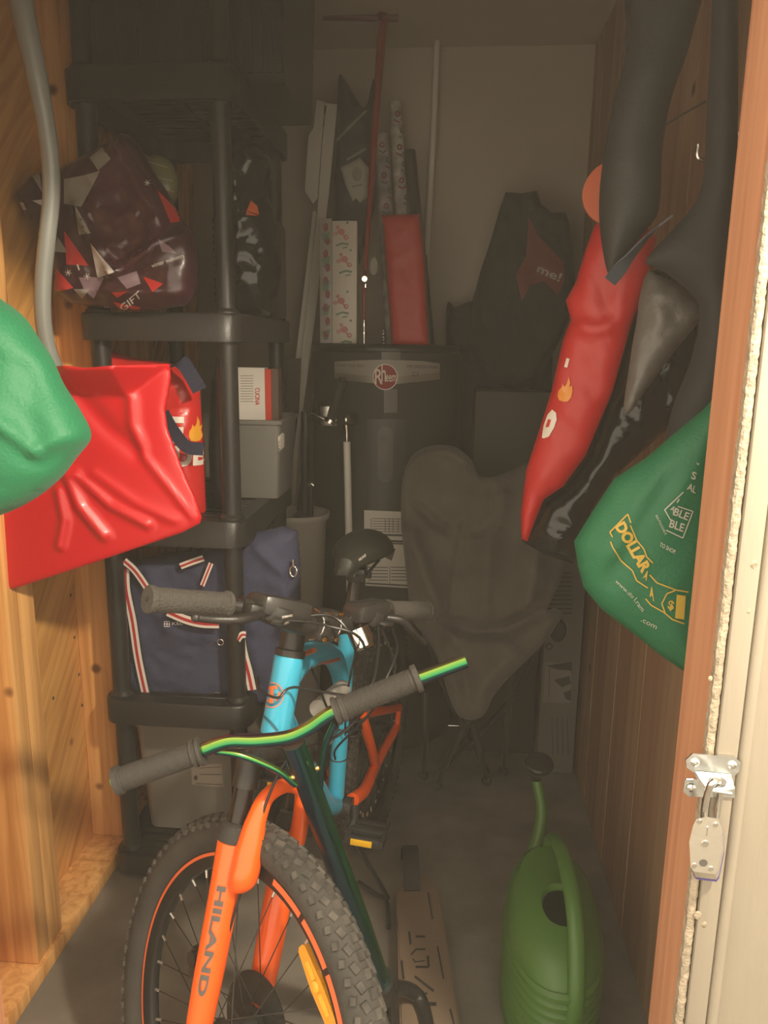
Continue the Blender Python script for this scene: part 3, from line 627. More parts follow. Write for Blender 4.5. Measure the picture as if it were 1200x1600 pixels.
# clear bin on the floor
clr = mat('cloudy_plastic', (.30, .28, .24), .3, trans=.25, bump=.1, bs=20)
bm = B(); a = PY(222, 1150, 1.92); b_ = PY(372, 1150, 1.92); tapered(bm, (a.x+b_.x)/2, 2.10, .077, .415, .28, .33, .32, .37, wall=.005, r=.03); cbn = obj('cloudy_storage_bin', bm, clr, label='cloudy grey translucent storage bin with a paper label under the lowest visible tier', cat='bin')
decal('paper_label', [poly((299, 1196), (346, 1192), (350, 1230), (300, 1226))], cbn, mat('tan_label', (.38, .34, .28), .7), L=6)
decal('label_lines', [line([(312, 1200), (345, 1198)], .8), line([(312, 1210), (346, 1210)], .8), line([(306, 1224), (348, 1226)], 1), disc(306, 1215, 3, 4, 10)], cbn, dk, L=6, off=.002)

# ================================================================== LEFT FOREGROUND: shovel and green bag
shovel = mat('red_plastic', (.56, .008, .014), .36, coat=.1)
N_ = V((.05, -1, .06)).normalized()
t = thing('snow_shovel', 'bright red plastic snow shovel blade with curved grey handle hanging by the left wall', 'snow shovel', PY(160, 900, 1.5))
P0 = PY(160, 750, 1.50)
def top_fold(x, y): 
    return .075*max(0, (y-.155)/.055)**1.3*(1 if y > .155 else 0) if y > .155 else 0
def blade_curve(x, y):
    st0 = .168+max(0, x-.06)*.75+max(0, -.03-x)*.45
    return max(0, y-st0)*1.5-.02*max(0, -y-.05)
bl = soft('blade', [(86, 580), (112, 574), (135, 574), (160, 577), (265, 569), (267, 590), (258, 640), (262, 670), (286, 735), (306, 780), (315, 808), (312, 818), (285, 832), (150, 878), (22, 920), (8, 921), (-2, 905), (-20, 800), (40, 660)], P0, shovel, n=N_, tf=.004, tb=0, D=.02, wr=0, fine=0, res=.0065, smooth=False, rim=.004, parent=t, hfun=blade_curve,
          ridges=[([(150, 800), (180, 835), (243, 838)], 0, .01),
                  ([(207, 622), (210, 665), (224, 700)], .010, .012), ([(226, 712), (270, 765), (306, 808)], .008, .009),
                  ([(150, 740), (215, 785), (275, 812)], .007, .011), ([(122, 740), (175, 788), (232, 818)], .012, .010), ([(108, 740), (128, 790), (165, 835)], .014, .012), ([(95, 765), (104, 810), (96, 852)], .012, .010),
                  ([(130, 625), (170, 670), (215, 705)], -.009, .02)])
bm = B(); hp = [PY(8, -140, 1.42), PY(33, 0, 1.44), PY(45, 60, 1.45), PY(58, 120, 1.46), PY(71, 190, 1.47), PY(79, 250, 1.475), PY(80, 310, 1.48), PY(74, 370, 1.48), PY(68, 430, 1.485), PY(67, 490, 1.49), PY(74, 540, 1.50), PY(92, 590, 1.515)]
tube(bm, hp, [.021, .020, .019, .018, .0165, .016, .0155, .0155, .0155, .0155, .0155, .0155], 18)
obj('handle', bm, mat('grey_handle', (.23, .24, .22), .35, coat=.2), t, label='long curved grey tubular handle')
green1 = mat('green_bag_fabric', (.010, .185, .075), .55, bump=.3, bs=200, sheen=.2)
gb_ = soft('green_shopping_bag', [(-70, 420), (-20, 440), (0, 466), (20, 480), (42, 500), (62, 530), (82, 560), (100, 600), (125, 640), (143, 681), (120, 715), (92, 750), (50, 782), (0, 805), (-60, 815), (-120, 780), (-150, 600), (-120, 450)], PY(30, 650, 1.15), green1, n=V((.15, -1, .1)), tf=.065, tb=.05, D=.10, wr=.006, wf=8, st=(1.8, .7, .7), res=.009, fine=.0004,
           ridges=[([(0, 640), (40, 670), (78, 705)], .014, .010), ([(78, 705), (95, 694), (140, 682)], .012, .010), ([(0, 560), (60, 590), (78, 705)], -.01, .022), ([(112, 700), (104, 730), (92, 748)], -.004, .004)],
           label='bright green fabric shopping bag bulging into the left edge of the doorway', cat='shopping bag')
bm = B(); flat_tube(bm, [PY(-60, 440, 1.14), PY(-90, 300, 1.14), PY(-110, 180, 1.14)], H_, .014, .003); obj('strap', bm, green1, gb_)

# ================================================================== BETWEEN SHELF AND HEATER
wb_c = V((-.500, 2.535, 0))
bm = B(); lathe(bm, [(.058, .0), (.060, .01), (.094, .86), (.104, .872), (.108, .884), (.106, .892), (.099, .893), (.094, .87), (.056, .03)], wb_c, seg=40)
obj('umbrella_bin', bm, mat('bin_pale', (.46, .43, .375), .5, bump=.1, bs=80), label='tall tapered pale grey bin standing between shelf and water heater', cat='bin')
def stick(name, lab, cat, segs, extra=None, m=black):
    t = thing(name, lab, cat, segs[0][0]); bm = B()
    for a, b_, r0, r1 in segs: cyl(bm, a, b_, r0, r1, 14)
    obj('shaft', bm, m, t)
    if extra: extra(t)
    return t
def ex1(t):
    bm = B(); tube(bm, [PY(477, 642, 2.46), PY(500, 652, 2.45), PY(515, 660, 2.45)], .004, 8); obj('crank_arm', bm, steel, t)
    bm = B(); cyl(bm, PY(517, 656, 2.45), PY(534, 596, 2.44), .0155, .0175, 18); cyl(bm, PY(534, 596, 2.44), PY(535, 590, 2.44), .009, seg=12); obj('crank_grip', bm, rubber, t)
    bm = B(); cyl(bm, PY(515, 660, 2.45), PY(518, 655, 2.45), .021, .019, 18); box(bm, PY(513, 650, 2.47), (.055, .006, .065), bev=.01); obj('crank_plate', bm, steel, t, label='grey metal plate')
    bm = B()
    for x in (475, 480): bmesh.ops.create_icosphere(bm, subdivisions=1, radius=.0025, matrix=Matrix.Translation(PY(x, 677, 2.445)))
    obj('rivet', bm, chrome, t, kind='stuff')
stick('crank_pole', 'black square pole with a crank handle standing in the pale grey bin', 'pole', [(V((-.49, 2.53, .10)), PY(477, 643, 2.47), .012, .014)], ex1)
stick('thin_pole', 'thin dark pole with a coiled tip, right of the crank pole', 'pole', [(V((-.475, 2.55, .10)), PY(468, 790, 2.52), .009, .010), (PY(468, 790, 2.52), PY(490, 620, 2.50), .008, .004), (PY(490, 620, 2.50), PY(490, 596, 2.50), .0018, .0018)], None, black)
stick('hook_tool', 'short black tool with a bent shiny head leaning in the pale grey bin', 'tool', [(V((-.48, 2.50, .12)), PY(486, 760, 2.49), .009, .009), (PY(486, 760, 2.49), PY(489, 757, 2.49), .007, .004)], lambda t: obj('head', tube(B(), [PY(482, 759, 2.485), PY(486, 756, 2.485), PY(490, 759, 2.485)], .004, 8), steel, t))
bm = B(); bmesh.ops.create_uvsphere(bm, u_segments=24, v_segments=14, radius=.036, matrix=Matrix.Translation(PY(474, 812, 2.50)))
bmesh.ops.create_cone(bm, segments=16, radius1=.012, radius2=.010, depth=.55, matrix=Matrix.Translation(PY(474, 812, 2.50)+V((0, 0, -.30))), cap_ends=True)
obj('round_headed_pole', bm, mat('soft_black', (.03, .027, .025), .6), label='black pole with a round head just inside the rim of the pale bin', cat='pole')
t = thing('black_upright_bar', 'flat dark upright bar behind the grey bin at the shelf corner', 'bar', PY(452, 900, 2.66))
bm = B(); prism(bm, [PY(x, y, 2.67) for x, y in ((448, 560), (470, 560), (466, 640), (446, 800), (438, 940), (422, 940), (436, 780))], (0, .012, 0)); obj('bar', bm, mat('dark_brown_metal', (.05, .036, .028), .45), t, smooth=False)
t = thing('white_pole', 'slim white pole with a metal elbow joint on top, in front of the heater', 'pole', (PY(552, 1200, 2.47).x, 2.47, 0))
bm = B(); top = PY(542, 690, 2.46); bot = V((PY(553, 1000, 2.47).x, 2.475, 0)); cyl(bm, bot, top, .012, seg=18); obj('pole', bm, mat('white_enamel', (.78, .75, .66), .35), t)
bm = B(); cyl(bm, top, PY(542, 684, 2.46), .005); cyl(bm, PY(542, 684, 2.46), PY(542, 676, 2.46), .007); cyl(bm, PY(542, 676, 2.46), PY(541, 664, 2.46), .008, .010)
bmesh.ops.create_uvsphere(bm, u_segments=20, v_segments=12, radius=.0165, matrix=Matrix.Translation(PY(541, 656, 2.46)) @ Matrix.Diagonal((.8, .9, 1.1, 1))); obj('elbow', bm, steel, t, label='brushed metal elbow joint')
bm = B(); cyl(bm, PY(543, 655, 2.465), PY(551, 654, 2.49), .015, .017); obj('end_knob', bm, black, t)

# ================================================================== BACK RIGHT: dark bag pile, box, chair
blk_cloth = mat('black_cloth', (.020, .021, .019), .8, bump=.3, bs=120)
soft('dark_garment_bag', [(698, 476), (712, 480), (738, 470), (790, 472), (850, 470), (864, 478), (862, 600), (860, 740), (856, 1000), (852, 1160), (716, 1160), (704, 900), (706, 640), (698, 560)], PY(790, 700, 2.95), blk_cloth, tf=.05, tb=.06, D=.10, wr=.012, wf=6, res=.022, label='large limp black cloth bag standing in the back right corner behind the chair', cat='bag')
mb = soft('black_backpack', [(738, 470), (752, 420), (768, 372), (782, 322), (790, 300), (815, 302), (838, 298), (846, 320), (862, 332), (884, 332), (892, 360), (898, 420), (896, 474), (880, 520), (840, 600), (800, 620), (760, 590), (735, 540)], PY(820, 440, 2.78), blk_cloth, tf=.05, tb=.06, D=.08, wr=.012, wf=10, res=.012, smooth=False, label='black soft bag with faded red print slumped at the back right', cat='bag')
decal('print', [poly((826, 340), (842, 370), (868, 396), (880, 410), (882, 440), (872, 462), (850, 440), (830, 445), (815, 470), (806, 430), (822, 400))], mb, mat('faded_red', (.17, .030, .025), .7), L=8)
decal('lettering', [T('me!', (838, 424), (36, 16), (5, -12), .02)], mb, mat('faded_letter', (.42, .38, .33), .7), L=5, off=.003)
t = thing('olive_storage_box', 'dark olive box behind the grey folding chair', 'box', (.20, 2.72, 0))
bm = B(); a = PY(742, 640, 2.58); b_ = PY(880, 640, 2.58); b2(bm, (a.x, 2.60, .0), (b_.x-.03, 2.80, PY(800, 612, 2.58).z), bev=.008); obj('carton', bm, mat('olive_board', (.060, .056, .042), .7), t)
# flat carton in the corner
bx = thing('flat_carton', 'tall flat grey carton printed with line drawings, leaning by the right wall behind the chair', 'carton', PZ(868, 1200, 0))
cart = mat('carton_grey', (.17, .155, .13), .7, bump=.1, bs=60)
q0, q1 = PY(838, 1198, 2.48), PY(899, 1200, 2.48); zt = PY(880, 868, 2.48).z
bm = B(); b2(bm, (q0.x, 2.48, .003), (.465, 2.55, zt), bev=.003); cb2 = obj('carton', bm, cart, bx, smooth=False)
cp = mat('carton_print', (.045, .042, .036), .7); cl2 = mat('carton_light', (.25, .235, .20), .7)
decal('label_area', [poly((852, 1035), (892, 1035), (892, 1098), (848, 1098))], cb2, cl2, bx, L=8)
decal('print', [poly((852, 1040), (893, 1034), (894, 1048), (870, 1046)), poly((865, 1062), (890, 1056), (892, 1068), (878, 1074)), poly((880, 1082), (892, 1078), (892, 1095), (884, 1092)), line([(858, 1044), (858, 1090)], 1)]
      + [line([(855, y), (894, y)], 1.6) for y in range(895, 960, 7)] + [line([(862+k*8, 1120), (864+k*8, 1180)], 1) for k in range(4)] + [disc(858, 1010, 6, 6, 16, .6)], cb2, cp, bx, L=8, off=.002)

ch = thing('moon_chair', 'grey suede folding butterfly chair with black tube legs in front of the water heater', 'chair', (.10, 2.2, 0))
suede = mat('grey_suede', (.092, .085, .070), .9, bump=.25, bs=120, var=.22, vs=9, sheen=.15)
CN = V((.05, -1, .35)).normalized()
soft('sling_seat', [(690, 695), (668, 698), (648, 708), (634, 730), (627, 765), (627, 820), (632, 870), (637, 920), (642, 965), (660, 990), (680, 1020), (690, 1050), (702, 1090), (716, 1118), (738, 1125), (758, 1115), (770, 1090), (790, 1065), (820, 1035), (850, 1005), (868, 980), (878, 962), (868, 950), (855, 952), (870, 920), (884, 880), (890, 820), (880, 770), (860, 735), (832, 722), (800, 735), (772, 745), (748, 742), (736, 718), (715, 700)],
     PY(760, 930, 2.12), suede, n=CN, tf=.012, tb=.004, D=.03, wr=.006, wf=5, fine=.0006, res=.012, smooth=True, parent=ch,
     ridges=[([(690, 970), (740, 988), (790, 985), (835, 960)], -0.053, .020), ([(640, 840), (665, 905), (690, 970)], 0.045, .030), ([(650, 790), (680, 815), (700, 830)], -0.024, .012), ([(725, 825), (745, 832), (765, 815), (770, 770)], -0.027, .014), ([(722, 840), (712, 900), (700, 960)], -0.018, .014), ([(778, 780), (762, 850), (756, 940)], 0.027, .03), ([(850, 760), (835, 850), (822, 940)], 0.051, .035), ([(700, 1010), (725, 1050), (735, 1100)], -0.024, .02), ([(800, 1020), (760, 1060), (740, 1090)], 0.024, .025), ([(655, 720), (690, 705), (730, 725)], 0.024, .018), ([(640, 880), (655, 930), (670, 975)], -0.015, .010)])
def leg(pts, r=.0095): 
    bm = B(); tube(bm, pts, r, 12); obj('leg', bm, mat('dark_tube', (.045, .042, .036), .35), ch)
zf = lambda px, py: PZ(px, py, .012)
leg([PY(664, 1080, 2.19), PY(664, 1150, 2.20), zf(662, 1212)]); leg([PY(738, 1120, 2.17), PY(708, 1170, 2.2), zf(682, 1228)])
leg([PY(735, 1118, 2.20), PY(748, 1170, 2.22), zf(760, 1220)]); leg([PY(800, 1050, 2.15), PY(794, 1120, 2.19), zf(786, 1205)])
leg([PY(655, 960, 2.25), PY(700, 1090, 2.30), zf(762, 1212)+V((0, .03, 0))]); leg([PY(860, 960, 2.25), PY(800, 1090, 2.30), zf(690, 1215)+V((0, .05, 0))])
for x, y in ((662, 1212), (682, 1228), (760, 1220), (786, 1205)):
    bm = B(); cyl(bm, PZ(x, y, 0), PZ(x, y, .03), .017, .014, 16); obj('foot', bm, rubber, ch)
bm = B(); bmesh.ops.create_uvsphere(bm, u_segments=20, v_segments=12, radius=.03, matrix=Matrix.Translation(PY(872, 985, 2.20)) @ Matrix.Diagonal((.8, .6, 1.2, 1))); obj('corner_cap', bm, blk_cloth, ch)
bm = B(); cyl(bm, PZ(620, 1130, .012), PZ(760, 1136, .012), .004, seg=8)
obj('floor_rod', bm, steel, label='thin pale rod lying on the floor under the chair', cat='rod')

# ================================================================== RIGHT SIDE: hanging bags
NB = V((-.25, -1, .05))
dk_board = mat('dark_nylon', (.030, .031, .030), .6, bump=.2, bs=100)
hb = soft('teardrop_bag', [(985, -70), (978, 80), (958, 160), (942, 250), (936, 320), (940, 380), (953, 432), (975, 405), (1005, 365), (1030, 325), (1035, 230), (1050, 150), (1080, 60), (1100, -70)], PY(990, 250, 1.40), dk_board, n=NB, tf=.03, tb=.03, D=.06, wr=.004, wf=6, res=.016, label='long dark teardrop-shaped bag hanging high on the right wall', cat='bag')
bm = B(); flat_tube(bm, [PY(983, 10, 1.38), PY(980, 45, 1.375), PY(974, 82, 1.378)], V((1, 0, 0)), .0025, .002, n=4); obj('shiny_zip', bm, chrome, hb)
od = thing('orange_disc', 'orange round plastic disc half hidden behind the teardrop bag', 'disc', PY(935, 360, 1.62))
bm = B(); lathe(bm, [(.0, 0), (.056, 0), (.061, .006), (.060, .012), (.052, .012), (.0, .010)], PY(960, 303, 1.64), NB, 40); obj('disc', bm, mat('orange_plastic', (.72, .14, .04), .4), od); bm = B(); q_ = PY(960, 260, 1.64); tube(bm, [q_, q_+V((.05, .01, .05)), V((XR-.004, q_.y+.02, q_.z+.12))], .0022, 8); obj('hanging_cord', bm, dk, od)
rb = soft('red_hanging_bag', [(922, 372), (930, 350), (960, 345), (1005, 348), (1025, 372), (1012, 440), (985, 510), (958, 610), (915, 712), (880, 760), (850, 780), (838, 808), (824, 846), (815, 842), (814, 800), (822, 735), (840, 680), (862, 610), (880, 530), (892, 500), (884, 470), (900, 440), (915, 390)], PY(910, 600, 1.50), mat('red_laminate_b', (.52, .014, .014), .45, coat=0, bump=.25, bs=30), n=V((-.35, -1, .05)), tf=.018, tb=.015, D=.05, wr=.006, wf=12, st=(2, .6, .35), res=.011, smooth=False, label='long red bag with a flame print hanging on the right side', cat='shopping bag',
          ridges=[([(892, 500), (930, 520), (985, 500)], .010, .012), ([(820, 835), (840, 790)], .008, .006)])
decal('lettering', [([(847, 684), (850, 664), (856, 648), (863, 640), (869, 645), (870, 656), (866, 668), (858, 682), (850, 685)], [list(range(9))]), line([(888, 560), (884, 574)], 5)], rb, mat('print_cream', (0, 0, 0)), L=5, off=.002)
decal('lettering', [poly((853, 668), (857, 655), (861, 656), (858, 667))], rb, redbag, L=4, off=.003)
decal('flame', [flame(884, 608, 20, .15)], rb, mat('flame_orange', (.80, .30, .05), .4), L=5, off=.002)
film = mat('bin_bag_film', (0, 0, 0))
bb = soft('black_film_bag', [(1012, 425), (1050, 415), (1100, 440), (1085, 560), (1075, 640), (1020, 690), (960, 745), (925, 800), (905, 870), (897, 880), (850, 866), (816, 846), (830, 820), (850, 782), (880, 760), (915, 712), (950, 620), (975, 540), (990, 480)], PY(960, 640, 1.57), film, n=V((-.1, -1, .05)), tf=.03, tb=.03, D=.06, wr=.012, wf=12, res=.010, smooth=False, label='crinkled black plastic bag hanging behind the red bag on the right', cat='bin bag',
          ridges=[([(816, 846), (855, 858), (898, 872)], .012, .006), ([(834, 816), (870, 830), (905, 836)], .012, .006)])
soft('silver_grey_bag', [(1012, 425), (1030, 430), (1060, 445), (1090, 470), (1100, 490), (1078, 520), (1045, 560), (1010, 610), (975, 650), (985, 560), (995, 500), (1000, 460)], PY(1040, 500, 1.40), mat('silver_film', (.13, .12, .11), .35, bump=.6, bs=40), n=V((-.1, -1, .1)), tf=.018, tb=.02, D=.05, wr=.013, wf=18, res=.010, label='crumpled grey film bag on top of the black bag, right side', cat='bag')
soft('dark_jacket', [(1118, -60), (1150, -60), (1152, 250), (1145, 480), (1142, 700), (1085, 700), (1040, 715), (1050, 640), (1080, 560), (1092, 480), (1045, 430), (1020, 418), (1010, 405), (1050, 360), (1085, 318), (1100, 270), (1104, 180), (1110, 80)], PY(1070, 380, 1.30), mat('jacket_black', (.028, .028, .028), .8), tf=.03, tb=.03, D=.05, wr=.01, wf=9, res=.014, n=V((-.2, -1, 0)), label='black garment hanging at the upper right behind the door jamb', cat='jacket')
bm = B(); flat_tube(bm, [PY(953, 440, 1.375), PY(985, 400, 1.365), PY(1015, 365, 1.33), PY(1040, 345, 1.25)], V((1, 0, .8)), .0125, .003); obj('blue_strap', bm, mat('strap_slate', (.07, .085, .11), .7), label='slate blue webbing strap crossing over the red bag on the right', cat='strap')
green2 = mat('green_bag_dull', (.010, .155, .065), .55, bump=.3, bs=200)
g2b = soft('green_printed_bag', [(1135, 600), (1098, 641), (1060, 672), (1010, 715), (960, 748), (925, 800), (897, 846), (903, 885), (912, 918), (940, 952), (990, 990), (1030, 1022), (1065, 1046), (1100, 1060), (1120, 900), (1130, 760)], PY(1000, 850, 1.18), green2, n=V((-.12, -1, .05)), tf=.035, tb=.04, D=.09, wr=.005, wf=5, st=(1.6, .6, -.6), fine=.0003, res=.009, label='dark green fabric bag with yellow and white store lettering inside the right jamb', cat='shopping bag', smooth=False,
           ridges=[([(1060, 680), (1010, 760), (960, 850)], .006, .02), ([(1040, 740), (990, 820), (950, 900)], -.005, .012)])
bm = B(); tube(bm, [PY(1118, 640, 1.17), PY(1120, 500, 1.17)+V((.01, 0, 0)), V((XR-.055, 1.18, 1.75))], .004, 8); obj('handle_cord', bm, green2, g2b)
yl = mat('print_yellow', (.62, .42, .06), .5); wp = mat('print_pale', (.52, .54, .46), .5)
def rel4(pts): return [(880+x/4.446, 700+y/4.444) for x, y in pts]
decal('lettering', [T('DOLLAR', (961, 822), (43, 74), (14, -8), .05), T('A', (1005, 902), (5, 5), (4, -12), .04), T('A', (1015, 930), (7, 9), (0, -17), .04), T('$', (1043, 950), (9, 3), (2, -13), .03), T('1', (1055, 962), (14, 2), (2, -30), .09)], g2b, yl, L=4, off=.0018)
decal('banner_outline', [line(rel4(q), 2.0) for q in ([(345, 620), (325, 585), (450, 460), (470, 520)], [(465, 535), (510, 640), (560, 700), (580, 755), (622, 798)], [(330, 650), (345, 690), (400, 780), (480, 850), (510, 920), (588, 972)], [(600, 880), (650, 935), (780, 985), (870, 1000)], [(775, 990), (720, 1010), (685, 1080), (710, 1150)], [(572, 1045), (610, 1090), (700, 1140), (760, 1190), (840, 1220)])], g2b, yl, L=5, off=.0018)
decal('lettering', [T('S', (1079, 747), (7, 3), (3, -11), .02), T('AL', (1073, 764), (13, 7), (3, -10), .02), T('AI', (1047, 796), (6, 8), (4, -8), .01), T('BLE', (1051, 804), (23, 9), (4, -11), .02), T('BLE', (1045, 823), (22, 8), (3, -12), .02), T('REUTILISABLE', (1024, 806), (15, 30), (3, -2), 0), T('TO SHOP.', (1030, 853), (25, 13), (2, -6), .015),
                    T('www.do', (961, 909), (27, 26), (4, -4), 0), T('l.ram', (990, 938), (13, 18), (5, -5), 0), T('.com', (1001, 970), (24, 13), (3, -7), 0), T('v', (1087, 725), (5, 3), (2, -5), .01)]
      , g2b, wp, L=4, off=.0018)
decal('badge_outline', [line(rel4(q), 1.8) for q in ([(835, 305), (705, 430), (745, 500)], [(795, 405), (900, 440), (830, 625), (715, 570)], [(790, 380), (805, 355)])], g2b, wp, L=5, off=.0018)
bm = B()
for (px, py, Yv) in ((1045, 380, 1.30),): pass
for p in (V((XR, 1.42, 2.05)), V((XR, 1.30, 1.75)), V((XR, 1.18, 1.75)), V((XR, 1.5, 1.78))):
    tube(bm, [p, p+V((-.05, 0, -.004)), p+V((-.055, 0, .02))], .004, 8)
obj('coat_hook', bm, steel, parent=wr_, label='steel hooks', kind='stuff')

# ================================================================== HASP AND PADLOCK
hs = thing('hasp', 'shiny zinc hasp screwed onto the cream casing board', 'hasp', PY(1110, 1240, .885))
Yh = .8845
bm = B(); prism(bm, [PY(x, y, Yh) for x, y in ((1082, 1176), (1147, 1182), (1157, 1190), (1154, 1204), (1146, 1212), (1146, 1235), (1095, 1232), (1084, 1206), (1072, 1198), (1071, 1186))], (0, -.002, 0)); obj('leaf', bm, galv, hs, smooth=False)
bm = B(); prism(bm, [PY(x, y, Yh) for x, y in ((1070, 1218), (1082, 1216), (1148, 1228), (1148, 1246), (1076, 1244), (1067, 1236))], (0, -.001, 0)); obj('back_plate', bm, galv, hs, smooth=False)
bm = B(); a, b_ = PY(1086, 1205, Yh-.003), PY(1142, 1210, Yh-.003); c1, c2 = PY(1148, 1230, .862), PY(1122, 1236, .858); c3 = PY(1104, 1232, .860); c4 = PY(1092, 1216, .872)
prism(bm, [a, b_, c1, c2, c3, c4], (0, -.0005, -.0018)); obj('staple_leaf', bm, galv, hs, smooth=False)
obj('knuckle', cyl(B(), PY(1119, 1236, .8565), PY(1143, 1240, .8565), .0022, seg=10), galv, hs); obj('knuckle', cyl(B(), PY(1072, 1218, .882), PY(1083, 1218, .882), .0018, seg=10), galv, hs)
for x, y in ((1086, 1191), (1144, 1195), (1080, 1231)):
    c = PY(x, y, Yh-.002); bm = B(); lathe(bm, [(.0055, 0), (.0052, .0012), (.003, .0024), (.0012, .0024), (.0009, .001), (0.0005, .001)], c, (0, -1, 0), 16); obj('screw', bm, chrome, hs)
hole = PY(1121, 1221, .866); bm = B(); lathe(bm, [(.0082, 0), (.0082, .0006)], hole, (.0, -.55, .8), 20, sx=1.3, sy=.7, X=(1, 0, 0)); obj('slot_hole', bm, dk, hs, label='dark oval slot')
pk = thing('padlock', 'laminated steel padlock with a purple base band hanging from the hasp', 'padlock', PY(1100, 1385, .87))
bm = B(); tube(bm, [PY(1100, 1284, .866), PY(1101, 1262, .862), PY(1106, 1238, .856), PY(1114, 1222, .853), PY(1124, 1222, .866), PY(1124, 1245, .878), PY(1120, 1275, .880)], .0042, 14); obj('shackle', bm, chrome, pk)
K = [(1088, 1280), (1104, 1276), (1122, 1280), (1127, 1290), (1129, 1320), (1121, 1360), (1117, 1366), (1084, 1362), (1079, 1355), (1077, 1315), (1083, 1290)]
steelp = mat('lock_plate', (.62, .58, .50), .35, .75, bump=.15, bs=60)
for k in range(4):
    bm = B(); s_ = V((.0022*k, .0040*k, -.0048*k)); prism(bm, [PY(x, y, .856)+s_ for x, y in K], (.0020, .0037, -.0044)); obj('plate', bm, steelp, pk, smooth=False)
bm = B(); prism(bm, [PY(x, y, .856)+V((.0090, .0162, -.0195)) for x, y in K], (.0026, .0048, -.0062)); obj('bumper_band', bm, mat('purple_rubber', (.10, .07, .35), .5), pk, smooth=False, label='purple bumper band')
for x, y in ((1093, 1283), (1118, 1288), (1085, 1352), (1111, 1357), (1102, 1318)):
    c = PY(x, y, .856); r = .0032 if (x, y) != (1102, 1318) else .0045; bm = B(); lathe(bm, [(r, 0), (r*.9, .001), (r*.3, .0013)], c, (0, -1, 0), 14); obj('rivet', bm, chrome, pk)
bm = B(); lathe(bm, [(.0048, 0), (.0048, .0006), (.0006, .0006)], PY(1099, 1348, .856), (0, -1, 0), 16); obj('keyhole', bm, dk, pk)
collar = B(); lathe(collar, [(.0062, -.012), (.0062, .001), (.005, .002)], PY(1103, 1288, .862), (0, 0, 1), 14); obj('shackle_collar', collar, chrome, pk)

# ================================================================== WATERING CAN
wc = thing('watering_can', 'green plastic watering can with ribbed body and black sprinkler head on the floor', 'watering can', (.245, 1.50, 0))
wg = mat('green_plastic', (.065, .165, .026), .42, bump=.1, bs=80)
WC = V((.258, 1.485, 0)); prof = [(.86, 0), (.92, .01)]
for k in range(9):
    z = .02+k*.022; prof += [(.95, z), (1.0, z+.006), (1.0, z+.014), (.955, z+.021)]
prof += [(.97, .225), (.93, .25), (.84, .275), (.72, .290), (.50, .297), (.41, .299), (.39, .296), (.38, .285), (.60, .27), (.85, .22), (.88, .03)]
bm = B(); rings = [[bm.verts.new(WC+V((.106*r*math.copysign(abs(math.cos(a))**.85, math.cos(a))+(.012 if r < .51 and z > .28 else 0), (.185*r*math.sin(a)*(1-.04*math.sin(a)) if r > .51 or z < .285 else .120*r*math.sin(a)-.035), z+(.03*math.sin(a) if z > .22 and r > .5 else (.012*math.sin(a) if z > .27 else 0))))) for a in [2*PI*i/56 for i in range(56)]] for r, z in prof]
skin(bm, rings); obj('body', bm, wg, wc)
bm = B(); tube(bm, [WC+V((-.03, .155, .06)), WC+V((-.032, .20, .17)), PY(846, 1280, 1.76), PY(838, 1216, 1.80)], [.028, .021, .015, .0125], 18); obj('spout', bm, wg, wc)
bm = B(); a = PY(838, 1218, 1.80); b_ = PY(840, 1168, 1.84); d = (b_-a).normalized(); lathe(bm, [(.013, 0), (.014, .010), (.026, .035), (.036, .050), (.037, .056), (.034, .061), (.01, .066)], a, V((.05, -.25, 1)), 28); obj('sprinkler_head', bm, mat('black_plastic', (0, 0, 0)), wc, label='black sprinkler head')
bm = B(); hpts = [WC+V((.005, .150, .285)), WC+V((.008, .125, .345)), WC+V((.014, .06, .372)), WC+V((.022, -.04, .362)), WC+V((.026, -.125, .31)), WC+V((.024, -.180, .22)), WC+V((.02, -.186, .13))]
P_ = smooth_pts(hpts, 6); rings = []
for i, p in enumerate(P_):
    d = (P_[min(i+1, len(P_)-1)]-P_[max(i-1, 0)]).normalized(); x = V((1, 0, 0)); x = (x-d*x.dot(d)).normalized(); y = d.cross(x)
    rings.append([bm.verts.new(p+x*(.017*math.cos(a))+y*(.011*math.sin(a))) for a in [2*PI*k/16 for k in range(16)]])
skin(bm, rings); obj('handle', bm, wg, wc)

# ================================================================== BICYCLE
X0, Y0, phi, th, lean = -.216, 2.105, -.162, 1.059, -.085
WR = .343
fw = V((math.sin(phi), -math.cos(phi), 0)); ri = fw.cross(V((0, 0, 1))); up = V((0, 0, 1))*math.cos(lean)+ri*math.sin(lean)
BC = V((X0, Y0, 0))
def F(x, z, y=0): return BC+fw*x+up*z+ri*y
ha = math.radians(70); s_ = (-fw*math.cos(ha)+up*math.sin(ha)).normalized()
rearc = BC+up*WR; hub0 = rearc+fw*1.075
perp = ri.cross(s_).normalized()
if perp.dot(fw) < 0: perp = -perp
ax0 = hub0-perp*.045
Rm = Matrix.Rotation(th, 3, s_)
hubc = ax0+Rm@(perp*.045); axl = (Rm@ri).normalized(); dst = (Rm@perp).normalized()
if axl.y > 0: axl_n = -axl      # towards the camera side
else: axl_n = axl
def K_(t, d=0, a=0): return ax0+s_*t+dst*d+axl_n*a
bike = thing('bicycle', 'mountain bike with blue frame, orange fork and knobbly front tyre turned to the right', 'bicycle', (BC+fw*.5))
bm_lab = None
